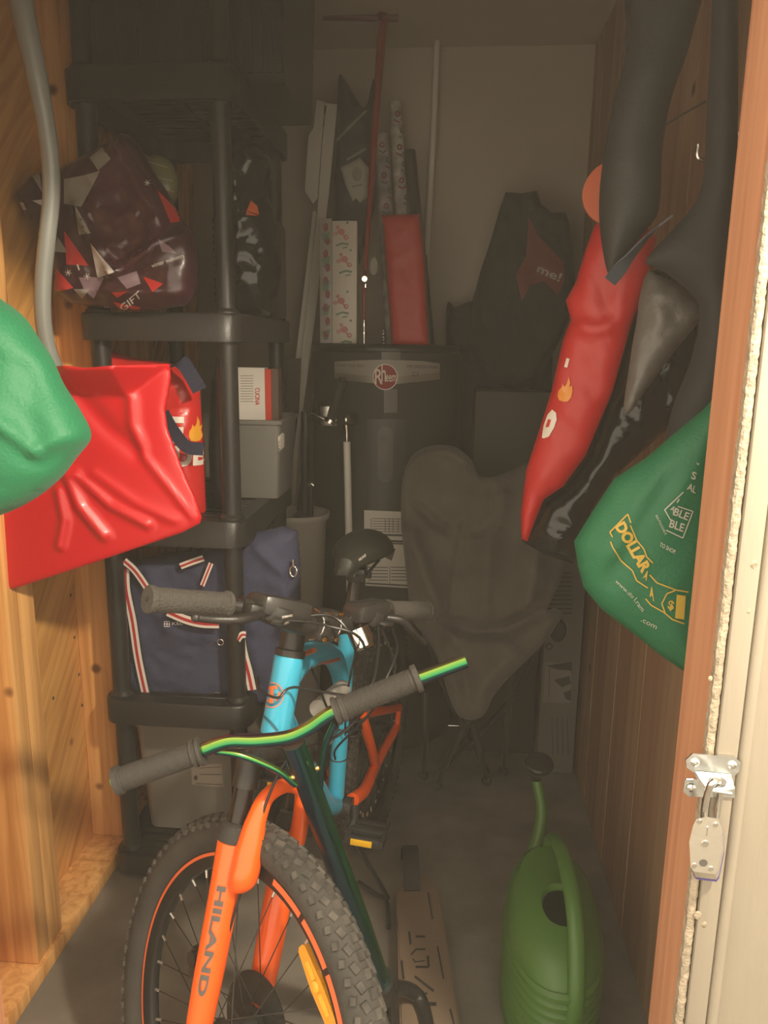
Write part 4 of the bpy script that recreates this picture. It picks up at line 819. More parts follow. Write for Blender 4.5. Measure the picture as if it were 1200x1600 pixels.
def wheel(c, ax, u, name, lab, front):
    v = ax.cross(u).normalized()
    bm = B(); TR = .030; n1, n2 = 96, 20; R0 = WR-TR-.003
    rings = []
    for i in range(n1):
        a = 2*PI*i/n1; rad = u*math.cos(a)+v*math.sin(a)
        rings.append([bm.verts.new(c+rad*(R0+TR*math.cos(b)*(1 if math.cos(b) > 0 else 1.05))+ax*TR*math.sin(b)) for b in [2*PI*k/n2 for k in range(n2)]])
    skin(bm, rings, closed=True)
    wt = obj(name, bm, tyre_m, bike, label=lab)
    ORG[wt] = ORG[bike]
    # tread knobs, moulded
    bm = B()
    for i in range(84):
        for j, b in enumerate((-1.02, -.52, 0, .52, 1.02)):
            a = 2*PI*(i+(.5 if j % 2 else 0))/84; rad = u*math.cos(a)+v*math.sin(a); tan = -u*math.sin(a)+v*math.cos(a)
            n = (rad*math.cos(b)+ax*math.sin(b)); w_ = (-rad*math.sin(b)+ax*math.cos(b)); p = c+rad*(R0+TR*math.cos(b))+ax*TR*math.sin(b)
            hh, lw, ll = (.0042, .0054, .0066) if j in (0, 4) else (.0032, .0062, .0088)
            tw = tan+w_*(.35 if j % 2 else -.35)*(1 if j != 2 else 0); tw.normalize(); ww = n.cross(tw)
            q = [p-n*.002+tw*(sx*ll)+ww*(sy*lw) for sx, sy in ((-1, -1), (1, -1), (1, 1), (-1, 1))]
            t_ = [p+n*hh+tw*(sx*ll*.78)+ww*(sy*lw*.75) for sx, sy in ((-1, -1), (1, -1), (1, 1), (-1, 1))]
            A_ = [bm.verts.new(x) for x in q]; C_ = [bm.verts.new(x) for x in t_]
            for k in range(4): bm.faces.new((A_[k], A_[(k+1) % 4], C_[(k+1) % 4], C_[k]))
            bm.faces.new(C_)
    bmesh.ops.recalc_face_normals(bm, faces=bm.faces)
    obj('tread', bm, knob_m, wt, kind='stuff', smooth=False)
    bm = B(); rings = []; sec = [(R0-.047, -.0125), (R0-.021, -.0145), (R0-.021, .0145), (R0-.047, .0125), (R0-.055, .007), (R0-.057, 0), (R0-.055, -.007)]
    for i in range(n1):
        a = 2*PI*i/n1; rad = u*math.cos(a)+v*math.sin(a); rings.append([bm.verts.new(c+rad*r+ax*z) for r, z in sec])
    skin(bm, rings, closed=True); obj('rim', bm, mat('rim_black', (.018, .016, .015), .35), wt)
    bm = B(); cyl(bm, c-ax*.05, c+ax*.05, .017, seg=24)
    for s in (-1, 1): cyl(bm, c+ax*s*.028, c+ax*s*.032, .028, seg=24); cyl(bm, c+ax*s*.05, c+ax*s*.062, .008, seg=12)
    obj('hub', bm, black, wt)
    N = 32
    for i in range(N):
        a = 2*PI*i/N; sd = 1 if i % 2 else -1; b = a+(.95 if (i//2) % 2 else -.95)
        p = c+(u*math.cos(a)+v*math.sin(a))*(R0-.055); q = c+(u*math.cos(b)+v*math.sin(b))*.027+ax*.030*sd
        bm = B(); cyl(bm, p, q, .00105, seg=6, caps=False); obj('spoke', bm, mat('spoke_dark', (.05, .045, .04), .35, .6), wt)
    bm = B()
    for i in range(N):
        a = 2*PI*i/N; sd = 1 if i % 2 else -1; b = a+(.95 if (i//2) % 2 else -.95)
        p = c+(u*math.cos(a)+v*math.sin(a))*(R0-.055); q = c+(u*math.cos(b)+v*math.sin(b))*.027+ax*.030*sd
        d = (q-p).normalized(); cyl(bm, p, p+d*.014, .0026, .0021, seg=8)
    obj('spoke_nipple', bm, mat('nipple_silver', (.7, .68, .62), .3, .7), wt, kind='stuff')
    return wt
fwh = wheel(hubc, axl, dst, 'front_wheel', 'front wheel with knobbly tyre', True)
rwh = wheel(rearc, ri, fw, 'rear_wheel', 'rear wheel with knobbly tyre', False)
# coloured rim stripes, disc brake, reflector
def rimarc(a0, a1, r0, r1, z, n=48, gaps=None):
    bm = B(); v = axl.cross(dst).normalized(); prev = None
    for i in range(n+1):
        a = a0+(a1-a0)*i/n; rad = dst*math.cos(a)+v*math.sin(a)
        cur = (bm.verts.new(hubc+rad*r0+axl*z), bm.verts.new(hubc+rad*r1+axl*z))
        if prev and not (gaps and gaps(i)): bm.faces.new((prev[0], cur[0], cur[1], prev[1]))
        prev = cur
    return bm
R0 = WR-.033; vv0 = axl.cross(dst).normalized(); upsgn = 1 if vv0.z > 0 else -1
zs = (-.0275 if axl.y > 0 else .0275)
zs_r = -.0149 if axl.y > 0 else .0149
st_m = mat('stripe_orange', (.85, .16, .045), .5)
obj('rim_stripe', rimarc(upsgn*math.radians(112), upsgn*math.radians(235), R0-.036, R0-.0305, zs_r), st_m, fwh)
obj('rim_stripe', rimarc(upsgn*math.radians(78), upsgn*math.radians(-40), R0-.041, R0-.0305, zs_r, 60, gaps=lambda i: i % 9 == 0), st_m, fwh)
bm = B(); lathe(bm, [(.030, -.001), (.080, -.001), (.080, .001), (.030, .001)], hubc+axl*(-.036 if axl.y > 0 else .036)*-1, axl, 48, caps=False)
obj('brake_disc', bm, mat('disc_steel', (.10, .10, .095), .3, .8), fwh)
rc = V((0, 0, 0)); rb0 = PP(477, 1475, hubc, axl_n); rb1 = PP(528, 1605, hubc, axl_n); rd0 = (rb1-rb0).normalized(); rx = axl_n.cross(rd0).normalized()
ref = B(); 
prism(ref, [rb0+rd0*(L_*(rb1-rb0).length)+rx*w_ for L_, w_ in ((0, -.006), (.04, -.011), (.5, -.0165), (1.0, -.013), (1.05, 0), (1.0, .011), (.5, .0125), (.04, .008), (0, .004))], axl_n*.009)
rfl = obj('reflector', ref, mat('reflector_amber', (.90, .36, .01), .22, coat=.6, bump=.5, bs=500), fwh, label='amber spoke reflector')
bm = B(); cen = rb0.lerp(rb1, .5)+axl_n*.009; lathe(bm, [(.009, 0), (.008, .004), (.003, .005)], cen, axl_n, 16); strip(bm, rb0.lerp(rb1, .2)+axl_n*.0092, rb0.lerp(rb1, .42)+axl_n*.0092, .009, .0012, axl_n); strip(bm, rb0.lerp(rb1, .6)+axl_n*.0092, rb0.lerp(rb1, .85)+axl_n*.0092, .009, .0012, axl_n)
obj('reflector_lens', bm, mat('lens_amber', (.98, .55, .03), .15, coat=.8, bump=.6, bs=700), fwh, smooth=False)
# fork
LG = .062
fork = obj('fork_leg', lathe(B(), [(.012, -.03), (.020, -.01), (.0225, .03), (.0245, .10), (.0255, .22), (.0275, .29), (.0280, .31), (.024, .315)], K_(0, .018, LG), s_, 28), orange, bike, label='orange fork lower leg with black lettering'); ORG[fork] = ORG[bike]
f2 = obj('fork_leg', lathe(B(), [(.012, -.03), (.020, -.01), (.0225, .03), (.0245, .10), (.0255, .22), (.0275, .29), (.0280, .31), (.024, .315)], K_(0, .018, -LG), s_, 28), orange, bike, label='orange fork lower leg, far side')
bm = B(); tube(bm, [K_(.245, .030, LG-.002), K_(.265, .055, LG-.002), K_(.31, .056, LG-.004), K_(.355, .054, LG-.008), K_(.390, .052, LG-.024), K_(.402, .050, 0), K_(.390, .050, -LG+.024), K_(.352, .05, -LG+.012), K_(.30, .048, -LG+.010), K_(.27, .03, -LG+.004)], [.014, .024, .024, .017, .0135, .0125, .0135, .015, .016, .012], 16)
obj('fork_brace', bm, orange, bike, label='orange arched fork brace over the tyre')
for a_ in (LG, -LG):
    obj('dust_seal', lathe(B(), [(.020, .308), (.029, .312), (.030, .322), (.026, .330), (.026, .338), (.019, .342)], K_(0, .018, a_), s_, 24), rubber, bike)
    obj('stanchion', lathe(B(), [(.0165, .33), (.0165, .405), (.0165, .445)], K_(0, .018, a_), s_, 24), mat('stanchion_black', (.03, .025, .022), .18, .5), bike)
    obj('stanchion_cap', lathe(B(), [(.021, .40), (.022, .448), (.018, .456), (.014, .458), (.013, .454), (.002, .454)], K_(0, .018, a_), s_, 24), black, bike)
bm = B(); tube(bm, [K_(.425, .018, LG), K_(.445, .008, LG*.6), K_(.450, 0, 0), K_(.445, .008, -LG*.6), K_(.425, .018, -LG)], [.021, .020, .024, .020, .021], 16); obj('fork_crown', bm, black, bike)
ld_ = [K_(t, .018, LG) for t in (0, .3)]
from math import atan2
fkt = []
def pj(p):
    d = V(p)-CAM; z = d.dot(cf); return (600+FPX*d.dot(cr)/z, 800-FPX*d.dot(cu)/z)
h0 = pj(K_(.235, .018, LG)); h1 = pj(K_(.045, .018, LG)); du = V((h1[0]-h0[0], h1[1]-h0[1])); 
pr_ = V((-du.y, du.x)).normalized()      # towards image left/right
pr_ = pr_ if pr_.x > 0 else -pr_
decal('lettering', [T('HILAND', (h0[0]-pr_.x*12, h0[1]-pr_.y*12), (du.x*.92, du.y*.92), (pr_.x*13, pr_.y*13), .035)], fork, dk, fork, L=4, off=.0012)
# head tube, steerer
F_ht0, F_ht1 = .478, .615
htb = obj('head_tube', lathe(B(), [(.0265, F_ht0), (.0275, F_ht0+.004), (.0265, F_ht0+.03), (.0265, F_ht1-.03), (.0275, F_ht1-.004), (.0265, F_ht1)], ax0, s_, 32), blue, bike, label='blue head tube with a round orange badge'); ORG[htb] = ORG[bike]
obj('steerer_spacer', lathe(B(), [(.0275, F_ht1+.001), (.0275, F_ht1+.012), (.022, F_ht1+.014), (.022, .665), (.024, .668), (.024, .705), (.018, .712)], ax0, s_, 28), black, bike)
obj('lower_race', lathe(B(), [(.024, .455), (.028, .462), (.028, F_ht0-.001)], ax0, s_, 28), black, bike)
q = pj(ax0+s_*.545); qx = (q[0]-2, q[1])
bcx, bcy = 425, 1086
decal('badge', [disc(bcx, bcy, 18.5, 20, 32, .92), poly((bcx-7, bcy-14), (bcx+8, bcy-15), (bcx+9, bcy-9), (bcx+3, bcy-10), (bcx+2, bcy+13), (bcx-4, bcy+13), (bcx-3, bcy-9), (bcx-8, bcy-8)), line([(bcx-12, bcy-3), (bcx-9, bcy+6), (bcx-5, bcy+10)], 4), line([(bcx+12, bcy-5), (bcx+10, bcy+4), (bcx+6, bcy+9)], 4), line([(bcx-11, bcy-8), (bcx-13, bcy)], 3)], htb, mat('badge_orange', (.85, .20, .06), .4), htb, L=4, off=.001)
decal('badge_blue_ring', [disc(bcx, bcy, 15.5, 17, 32, .8), line([(bcx-6, bcy), (bcx+7, bcy-1)], 3)], htb, mat('badge_blue', (.03, .20, .32), .4), htb, L=4, off=.0006)  # dark blue ring and bar inside the orange badge
decal('lower_teal_line', [line([(410, 1117), (422, 1128), (434, 1142)], 4)], htb, mat('dark_teal', (.02, .12, .17), .5), htb, L=4)  # darker teal line curving across the lower head tube
# frame tubes
BB = F(.400, .335)
def ft(name, pts, r, m, **kw):
    bm = B(); tube(bm, pts, r, 20); return obj(name, bm, m, bike, **kw)
ht1 = ax0+s_*(F_ht1-.03); ht0 = ax0+s_*(F_ht0+.035)
ST = F(.426, .806)
def FZ(x, py, y=0):
    lo_z, hi_z = .2, 1.2
    for _ in range(30):
        m_ = (lo_z+hi_z)/2
        if pj(F(x, m_, y))[1] > py: lo_z = m_
        else: hi_z = m_
    return F(x, lo_z, y)
tt = ft('top_tube', [ax0+s_*(F_ht1-.045), FZ(.76, 1032), FZ(.68, 1022), FZ(.60, 1020), FZ(.53, 1028), FZ(.47, 1052), FZ(.43, 1085)], [.024, .025, .025, .024, .023, .020, .017], blue, label='curved blue top tube with orange label'); ORG[tt] = ORG[bike]
ft('down_tube', [ht0, F(.70, .62), F(.52, .42), BB], [.024, .027, .027, .024], blue)
ft('seat_tube', [ST, F(.415, .6), BB], [.0215, .019, .021], blue)
decal('label', [poly((459, 1024), (492, 1011), (495, 1018), (463, 1032))], tt, mat('label_orange', (.85, .22, .05), .4), tt, L=4)
decal('lettering', [T('HILAND', (466, 1027), (22, -8), (-1, -5), .01)], tt, dk, tt, L=3, off=.002)
decal('red_flash', [poly((470, 1062), (500, 1035), (530, 1027), (532, 1031), (505, 1040), (478, 1064))], tt, mat('flash_red', (.40, .06, .03), .4), tt, L=4)
ft('bottom_bracket', [F(.40, .335, -.045), F(.40, .335, .045)], .024, black)
rh = rearc
OF = -.050
A_ = F(.36, .57, OF*.7); Bd = rh-ri*.062+up*.01; Dn = PP(565, 1199, F(.16, .31, OF), ri); Cn = F(.385, .345, OF*.8)
Dn = F(.20, .335, OF)
ft('chain_stay', [Cn, F(.30, .325, OF), Dn, Bd], [.017, .016, .014, .012], orange, label='orange swingarm tube, near side')
ft('seat_stay', [A_, F(.20, .50, OF), rh-ri*.062+up*.07], [.014, .012, .010], orange, label='orange upper swingarm tube')
ft('swingarm_strut', [A_, F(.28, .44, OF), Dn], [.013, .013, .012], orange, label='orange strut of the swingarm')
ft('chain_stay', [F(.385, .345, .04), F(.20, .335, .055), rh+ri*.062], [.017, .014, .012], orange)
ft('seat_stay', [F(.36, .57, .035), F(.20, .50, .055), rh+ri*.062+up*.05], [.014, .012, .010], orange)
ft('dropout', [Bd-up*.01, Bd+up*.07], .008, orange)
bm = B(); tube(bm, [FZ(.68, 1108, -.02), FZ(.54, 1075, -.03)], .019, 18, n=1); obj('shock_body', bm, mat('shock_grey', (.34, .32, .29), .35), bike)
bm = B(); P0_, P1_ = F(.30, .47), F(.40, .54)
tube(bm, [F(.37, .50, -.02)+up*(.0018*k)+fw*.02*math.cos(k*.55)+ri*.02*math.sin(k*.55)-fw*.0 for k in range(60)], .004, 8, n=1); obj('shock_spring', bm, black, bike)
bm = B(); tube(bm, [F(.37, .475, -.0), F(.37, .615, .0)], .010, 12, n=1); obj('shock_rod', bm, steel, bike)
# seat post and saddle
bm = B(); cyl(bm, ST-up*.02, F(.425, .83), .0185, seg=20); obj('seat_clamp', bm, mat('brown_alloy', (.16, .12, .085), .3, .6), bike)
bm = B(); a = F(.425, .83); b_ = F(.40, .935); cyl(bm, a, b_, .0155, seg=20); obj('seat_post', bm, mat('post_black', (.03, .026, .022), .15, .3), bike)
bm = B(); box(bm, F(.395, .940), (.045, .06, .034), bev=.008); tube(bm, [F(.49, .962, .02), F(.40, .938, .022), F(.33, .955, .035)], .0035, 8); tube(bm, [F(.49, .962, -.02), F(.40, .938, -.022), F(.33, .955, -.035)], .0035, 8)
cyl(bm, F(.38, .932, -.03), F(.38, .932, .03), .009, seg=12); obj('saddle_clamp', bm, black, bike)
bm = B(); rings = []
for i in range(19):
    u_ = i/18; x = .515-.20*u_; wd = .020+.048*(1/(1+math.exp(-(u_-.35)*9))); zc = .972+.012*math.sin(u_*PI)+.004*u_; hgt = .028+.024*u_
    if i == 0: wd *= .55; hgt *= .5
    if i == 18: wd *= .72; hgt *= .6; x += .004
    rings.append([bm.verts.new(F(x, zc+hgt*max(-.28, math.sin(a)), wd*math.cos(a)*(1 if math.sin(a) > -.1 else .85))) for a in [2*PI*k/24 for k in range(24)]])
skin(bm, rings); sd = obj('saddle', bm, mat('saddle_black', (.016, .018, .013), .55, bump=.2, bs=200), bike, label='black padded saddle')
ORG[sd] = ORG[bike]
decal('lettering', [T('HILAND', (561, 877), (11, -8), (-1, -4), .02)], sd, wh_, sd, L=3)
# stem and bars
CL = ax0+s_*.683+dst*.062
bm = B(); tube(bm, [ax0+s_*.683, CL], .019, 18, n=1); box(bm, CL+dst*.008, (.046, .050, .056), bev=.010, R=Matrix((axl_n, dst, s_)).transposed()); obj('stem', bm, black, bike)
bm = B()
for a_ in (-.014, .014):
    for b_ in (-.022, .022): c = CL+dst*.033+axl_n*a_+s_*b_; cyl(bm, c, c+dst*.004, .0042, .0036, 10)
obj('stem_bolt', bm, gold, bike)
bm = B()
for a_ in (-.020, .020): tube(bm, [CL+axl_n*a_+dst*(.0335*math.cos(t))+s_*(.027*math.sin(t)) for t in np.linspace(-1.5, 1.5, 9)], .0016, 6, n=1)
obj('faceplate_edge', bm, steel, bike)
def bar(a, d=0, s=0): return CL+axl_n*a-dst*d+s_*s
bp_ = [bar(.31, .028, .028), bar(.20, .020, .026), bar(.13, .008, .018), bar(.05, 0, 0), bar(-.05, 0, 0), bar(-.13, .008, .018), bar(-.20, .020, .026), bar(-.31, .028, .028)]
bm = B(); tube(bm, bp_, [.0111, .0111, .015, .0185, .0185, .015, .0111, .0111], 16); obj('handlebar', bm, black, bike)
grips = []
for sg in (1, -1):
    p0_, p1_ = bar(.186*sg, .0195, .026), bar(.325*sg, .0285, .028); d = (p1_-p0_).normalized(); Lg = (p1_-p0_).length
    prof = [(.012, 0), (.0215, 0), (.0215, .006), (.0185, .008)]
    k = 0; z = .009
    while z < Lg-.014: prof += [(.0188, z), (.0182, z+.0015)]; z += .003
    prof += [(.0185, Lg-.011), (.0212, Lg-.009), (.0215, Lg-.002), (.0195, Lg), (.004, Lg), (.003, Lg-.004)]
    g = obj('grip', lathe(B(), prof, p0_, d, 28), mat('grip_rubber', (.060, .054, .046), .8, bump=.9, bs=260), bike, label='ribbed dark rubber grip'); grips.append(g)
# controls
for sg in (1, -1):
    bc = bar(.155*sg, .014, .024); ex = axl_n*sg; ax_d = (bar(.2*sg, .02, .026)-bar(.13*sg, .008, .018)).normalized()
    bm = B(); cyl(bm, bc-ax_d*.010, bc+ax_d*.010, .0165, seg=20); box(bm, bc+dst*.022-s_*.004, (.030, .030, .022), bev=.005, R=Matrix((ax_d, dst, s_)).transposed()); obj('lever_clamp', bm, black, bike)
    bm = B(); tube(bm, [bc+dst*.030-s_*.006-ax_d*.01, bc+dst*.052-s_*.012+ax_d*.02, bc+dst*.060-s_*(.020 if sg > 0 else .034)+ax_d*.05, bc+dst*.055-s_*(.026 if sg > 0 else .052)+ax_d*.085, bc+dst*.055-s_*(.028 if sg > 0 else .066)+ax_d*.115], [.007, .008, .007, .0065, .006], 10)
    bmesh.ops.create_uvsphere(bm, u_segments=10, v_segments=8, radius=.007, matrix=Matrix.Translation(bc+dst*.055-s_*(.028 if sg > 0 else .066)+ax_d*.116)); obj('brake_lever', bm, black, bike, label='black brake lever')
    sc_ = bar(.110*sg, .006, .016)
    bm = B(); Rr = Matrix((ax_d, dst, s_)).transposed(); box(bm, sc_+dst*.012+s_*.012-ax_d*.006, (.094, .060, .036), bev=.012, R=Rr); lathe(bm, [(.028, -.014), (.031, .0), (.026, .012), (.012, .016)], sc_+dst*.018+s_*.008, (s_+dst*.4).normalized(), 22)
    sh_ = obj('shifter', bm, mat('shifter_black', (.030, .028, .026), .35), bike, label='black gear shifter pod')
    bm = B(); tube(bm, [sc_+dst*.030-s_*.004, sc_+dst*.050-s_*.010+ax_d*.012, sc_+dst*.052-s_*.012+ax_d*.034], [.004, .005, .004], 8); cyl(bm, sc_-ax_d*.030+dst*.020, sc_-ax_d*.046+dst*.024, .005, seg=10); obj('shift_lever', bm, black, bike)
    if sg > 0: ORG[sh_] = ORG[bike]; decal('mark', [T('SHIMANO', (441, 966), (16, -3), (-.6, -3.4), .02), T('6-SPEED', (443, 976), (9, -3), (-.4, -3), .01)], sh_, wh_, sh_, L=3)
bl_ = bar(-.070, -.004, .002)
bm = B(); lathe(bm, [(.012, -.020), (.020, -.018), (.021, 0), (.020, .015), (.015, .020), (.002, .021)], bl_-s_*.020+dst*.034, (dst*.35-s_*.8-axl_n*.35).normalized(), 28); cyl(bm, bl_, bl_+dst*.01, .019, seg=20); obj('bell', bm, chrome, bike, label='small chrome bell')
# cables
def cable(pts, r=.0024):
    bm = B(); tube(bm, pts, r, 8, n=8); obj('cable', bm, mat('cable_black', (.015, .014, .013), .35), bike)
L1, R1 = bar(.085, -.02, .012), bar(-.115, -.03, .010)
cable([L1, bar(.02, -.05, .02), bar(-.04, -.055, -.03), F(.60, .78, -.06), F(.50, .66, -.03), F(.44, .55, -.02)])
cable([bar(.13, -.03, .01), bar(.04, -.055, .006), bar(-.045, -.075, -.03), F(.66, .70, -.09), F(.52, .60, -.03)])
cable([R1, bar(-.07, -.085, -.04), bar(-.02, -.11, -.10), K_(.57, .045, .015), K_(.55, .03, .035), K_(.555, -.01, .045), K_(.57, -.04, .03)])
cable([bar(-.15, -.035, .0), bar(-.10, -.10, -.03), bar(-.05, -.12, -.09), bar(.01, -.11, -.16), K_(.47, .09, .03), K_(.40, .07, .05), K_(.25, .055, .058), K_(.08, .02, .05)])
cable([bar(-.12, -.04, -.005), bar(-.08, -.12, -.06), bar(-.05, -.11, -.13), F(.62, .62, -.05), F(.55, .55, -.03)])
cable([K_(.60, .03, -.03), F(.70, .74, -.05), F(.66, .70, -.06), F(.68, .66, -.05), F(.72, .68, -.03)])
for a_, b_ in ((F(.415, .56, -.024), F(.415, .56, .024)), (F(.405, .47, -.024), F(.405, .47, .024))):
    c = (a_+b_)/2; bm = B(); tube(bm, [c+ri*(.0225*math.cos(t))+fw*(.0225*math.sin(t)) for t in np.linspace(0, 2*PI, 16)[:-1]], .0018, 6, closed=True); obj('cable_tie', bm, black, bike)
# brake caliper, cranks, pedals
bm = B(); c = K_(.055, -.035, LG*-.55) if False else K_(.09, -.03, .045); box(bm, c, (.03, .035, .05), bev=.008, R=Matrix((axl_n, dst, s_)).transposed()); cyl(bm, c+axl_n*.01+s_*.01, c+axl_n*.022+s_*.01, .012, seg=18); obj('brake_caliper', bm, black, bike)
bm = B(); tube(bm, [c+s_*.02+dst*.01, c+s_*.04+dst*.012+axl_n*.004, c+s_*.055+dst*.02], .004, 8); cyl(bm, c+s_*.052, c+s_*.06, .008, seg=12); obj('caliper_screw', bm, steel, bike)
pdl = PY(575, 1302, 1.64); pdr = PY(440, 1214, 1.66)
for sg, pd in ((-1, pdl), (1, pdr)):
    a = F(.40, .335, .05*sg); ip = pd-ri*sg*.045
    bm = B(); tube(bm, [a, a.lerp(ip, .5)+ri*sg*.006, ip], [.013, .010, .010], 12, n=3); obj('crank_arm', bm, black, bike)
    bm = B(); Rr = Matrix((ri*sg, fw, up)).transposed(); box(bm, pd, (.088, .020, .026), bev=.004, R=Rr); box(bm, pd+fw*.032, (.09, .016, .022), bev=.004, R=Rr); box(bm, pd-fw*.030, (.09, .016, .022), bev=.004, R=Rr)
    for e in (-.042, .042): box(bm, pd+ri*e, (.010, .085, .024), bev=.003, R=Rr)
    pe = obj('pedal', bm, mat('pedal_black', (.028, .026, .024), .5), bike); ORG[pe] = ORG[bike]
    bm = B(); box(bm, pd+fw*.0412-ri*sg*.006, (.052, .004, .016), bev=.0015, R=Rr); obj('pedal_reflector', bm, mat('reflector_yellow', (.95, .55, .01), .3, coat=.5, bump=.5, bs=500), pe, label='yellow reflector strip')
bm = B(); lathe(bm, [(.02, 0), (.080, .002), (.083, 0), (.080, -.003), (.02, -.004)], F(.40, .335, .048), ri, 40); obj('chainring', bm, black, bike)

# ================================================================== SCOOTER
oil = bpy.data.materials.new('oil_slick'); oil.use_nodes = True; nt = oil.node_tree; bs_ = nt.nodes['Principled BSDF']
ge = nt.nodes.new('ShaderNodeNewGeometry'); sx_ = nt.nodes.new('ShaderNodeSeparateXYZ'); nt.links.new(ge.outputs['Normal'], sx_.inputs[0])
mr = nt.nodes.new('ShaderNodeMapRange'); mr.inputs[1].default_value = -1; mr.inputs[2].default_value = 1; nt.links.new(sx_.outputs[2], mr.inputs[0])
rp = nt.nodes.new('ShaderNodeValToRGB'); e = rp.color_ramp.elements; e[0].position = .0; e[0].color = (.22, .04, .20, 1); e[1].position = 1; e[1].color = (.16, .03, .12, 1)  # iridescent sheen and highlight put into the colour by surface direction
for p_, c_ in ((.30, (.03, .05, .13)), (.45, (.008, .11, .085)), (.60, (.03, .26, .10)), (.80, (.16, .34, .06)), (.90, (.34, .42, .08))):
    k_ = e.new(p_); k_.color = (*c_, 1)
nt.links.new(mr.outputs[0], rp.inputs[0]); nt.links.new(rp.outputs[0], bs_.inputs['Base Color']); bs_.inputs['Metallic'].default_value = .9; bs_.inputs['Roughness'].default_value = .17
sco = thing('stunt_scooter', 'kick scooter with iridescent green handlebar and slotted brown deck leaning on the bicycle', 'scooter', (-.02, 1.55, 0))
def Yb(px): return 1.09+(px-450)*.0002
SB = [(320, 1171), (338, 1164), (362, 1158), (400, 1158), (450, 1152), (482, 1138), (505, 1122), (526, 1110)]
e0, e1 = PY(184, 1219, Yb(184)), PY(728, 1033, Yb(728))
bm = B(); tube(bm, [PY(176, 1222, Yb(176)), PY(250, 1195, Yb(250))]+[PY(x, y, Yb(x)) for x, y in SB]+[PY(590, 1083, Yb(590)), PY(660, 1058, Yb(660)), e1], .0112, 18); obj('handlebar', bm, oil, sco, label='iridescent green and purple handlebar')
def sgrip(a, b_, lab):
    d = (b_-a).normalized(); Lg = (b_-a).length; prof = [(.0125, 0), (.0225, 0), (.0225, .005), (.0195, .007), (.0195, .010), (.0215, .011), (.0215, .015), (.019, .017)]; z = .018
    while z < Lg-.014: prof += [(.0190, z), (.0180, z+.0012)]; z += .0026
    prof += [(.0185, Lg-.011), (.0225, Lg-.009), (.0225, Lg-.001), (.0125, Lg)]
    obj('grip', lathe(B(), prof, a, d, 26), mat('scooter_grip', (.040, .036, .031), .75, bump=.3, bs=300), sco, label=lab)
sgrip(PY(316, 1173, Yb(316)), PY(180, 1221, Yb(180)), 'ribbed black grip'); sgrip(PY(523, 1112, Yb(523)), PY(656, 1058, Yb(656)), 'ribbed black grip pushed inwards on the bar')
s0 = PY(457, 1158, Yb(457)); s1 = V((-.100, 1.34, .16)); sdv = (s1-s0).normalized()
bm = B(); tube(bm, [s0, s0.lerp(s1, .33), s0.lerp(s1, .66), s1], [.019, .021, .0225, .021], 22); obj('stem', bm, oil, sco, label='tapered iridescent stem')
bm = B(); tube(bm, [PY(335, 1173, 1.07), PY(375, 1180, 1.075), PY(430, 1202, 1.09), PY(462, 1226, 1.105)], .0055, 12); tube(bm, [PY(524, 1128, 1.10), PY(510, 1160, 1.11), PY(502, 1200, 1.12), PY(500, 1230, 1.13)], .0055, 12)
obj('gusset', bm, oil, sco, label='curved iridescent brace')
for px, py in ((458, 1214), (496, 1200)): bm = B(); bmesh.ops.create_icosphere(bm, subdivisions=2, radius=.005, matrix=Matrix.Translation(PY(px, py, 1.10))); obj('bolt', bm, gold, sco)
bm = B(); cyl(bm, s1-sdv*.03, s1+sdv*.02, .030, seg=24); obj('stem_clamp', bm, black, sco)
wcn = V((-.105, 1.34, .056)); bm = B(); lathe(bm, [(.02, -.012), (.048, -.012), (.055, -.006), (.055, .006), (.048, .012), (.02, .012)], wcn, (1, -.18, 0), 36); obj('front_wheel', bm, rubber, sco)
bm = B()
for sg in (-1, 1): tube(bm, [s1, s1+V((.02*sg, 0, -.05)), wcn+V((.02*sg, 0, 0))], .008, 10)
obj('wheel_fork', bm, black, sco)
dk0, dk1 = V((-.050, 1.80, 0)), V((.004, 1.30, 0)); dd = (dk1-dk0).normalized(); dx = V((-dd.y, dd.x, 0)); 
if dx.x < 0: dx = -dx
bm = B(); prism(bm, [V((*(dk0+dx*a_+dd*b_).xy, .052)) for a_, b_ in ((-.054, .06), (-.032, .0), (.020, -.012), (.040, .0), (.058, .06), (.062, .46), (.03, .50), (-.03, .50), (-.062, .46))], (0, 0, .022))
bmesh.ops.bevel(bm, geom=list(bm.edges), offset=.004, segments=2, affect='EDGES')
bm_ = B(); tube(bm_, [s1-sdv*.01, V((-.03, 1.40, .09)), V((*dk1.xy, .066))], .016, 14); obj('neck', bm_, black, sco)
deck = obj('deck', bm, mat('deck_brown', (.20, .145, .10), .5, bump=.15, bs=200), sco, label='brown matt deck with cut-out slots'); ORG[deck] = ORG[sco]
def sl(*pts): return [(400+x*350/1200, 1250+y*350/1200) for x, y in pts]
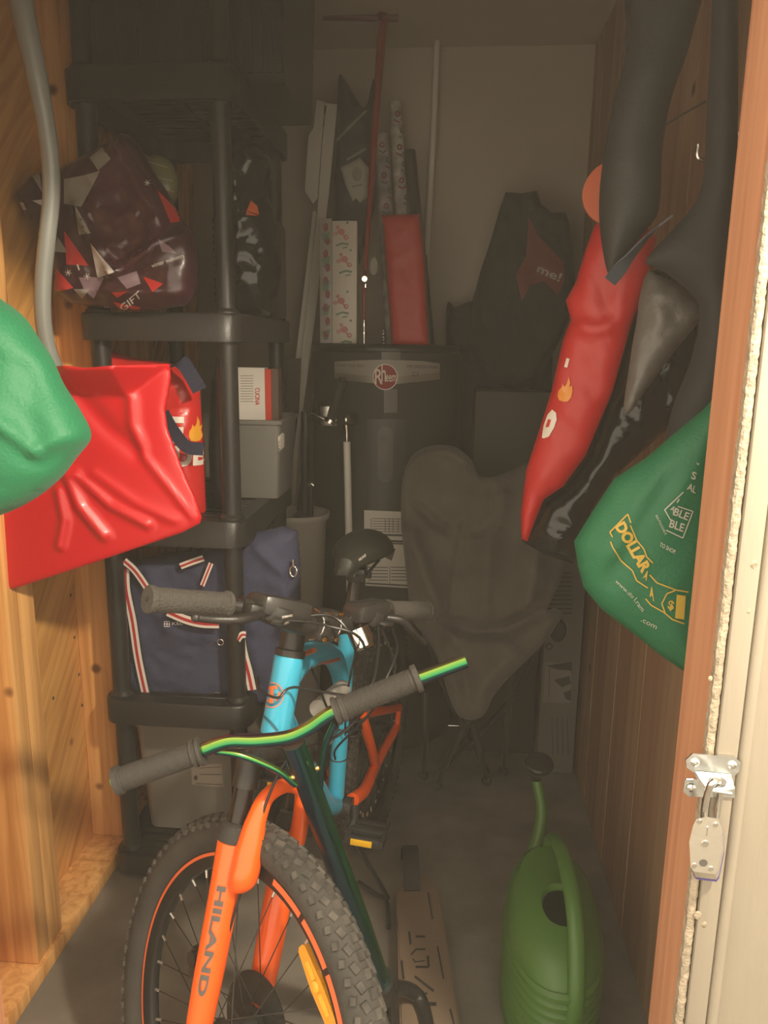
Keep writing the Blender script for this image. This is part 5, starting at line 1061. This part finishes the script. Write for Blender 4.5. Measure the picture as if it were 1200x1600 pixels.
decal('painted_cut_out', [line(sl((742, 560), (758, 710)), 3.5), line(sl((922, 495), (945, 640)), 2.5), line(sl((820, 705), (828, 775)), 3.5), line(sl((855, 732), (905, 732)), 3.5), line(sl((830, 830), (858, 800), (908, 800)), 3), line(sl((840, 850), (850, 868), (905, 862)), 2), line(sl((920, 835), (925, 895), (855, 895)), 3.5), line(sl((850, 945), (952, 1025)), 4), line(sl((862, 1038), (918, 1038)), 3.5), line(sl((868, 1092), (966, 1094)), 6), line(sl((972, 785), (1005, 960)), 2.5), line(sl((780, 860), (790, 960)), 3.5), line(sl((880, 1145), (940, 1200), (885, 1200), (880, 1145)), 3), line(sl((1040, 1120), (1060, 1200)), 3)], deck, mat('cut_dark', (.02, .017, .014), .8), sco, L=8, off=.0012)  # flat dark lines painted on for the shade inside the deck cut-outs
bm = B(); wr2 = V((-.068, 1.835, .052)); lathe(bm, [(.018, -.012), (.046, -.012), (.052, -.006), (.052, .006), (.046, .012), (.018, .012)], wr2, dx, 32); obj('rear_wheel', bm, rubber, sco)
bm = B(); P_ = [wr2+dd*a_+V((0, 0, b_)) for a_, b_ in ((-.062, .0), (-.055, .045), (-.015, .068), (.04, .062), (.10, .030))]; flat_tube(bm, P_, dx, .022, .004); obj('rear_fender', bm, mat('fender_black', (.03, .027, .024), .4), sco, label='black curved rear fender brake')
# black rods lying by the deck
bm = B(); tube(bm, [PZ(552, 1310, .30), PZ(580, 1358, .15), PZ(606, 1403, .03)], .0065, 8, n=2); tube(bm, [PZ(560, 1378, .02), PZ(585, 1396, .02), PZ(604, 1408, .02), PZ(608, 1450, .02)], .006, 8)
obj('kickstand_rod', bm, black, bike)

# ================================================================== ADDED VOLUME IMITATING LENS GLARE
hz = bpy.data.materials.new('glare_scatter'); hz.use_nodes = True; nt = hz.node_tree; nt.nodes.remove(nt.nodes['Principled BSDF'])
vs_ = nt.nodes.new('ShaderNodeVolumeScatter'); vs_.inputs['Color'].default_value = (1, .93, .80, 1); vs_.inputs['Density'].default_value = .0175; vs_.inputs['Anisotropy'].default_value = 0
nt.links.new(vs_.outputs[0], nt.nodes['Material Output'].inputs['Volume'])
bm = B(); b2(bm, (-2.5, -1.2, -.05), (2.2, 3.4, 2.7)); obj('glare_volume', bm, hz, kind='structure', label='thin even scattering volume added to imitate lens glare')
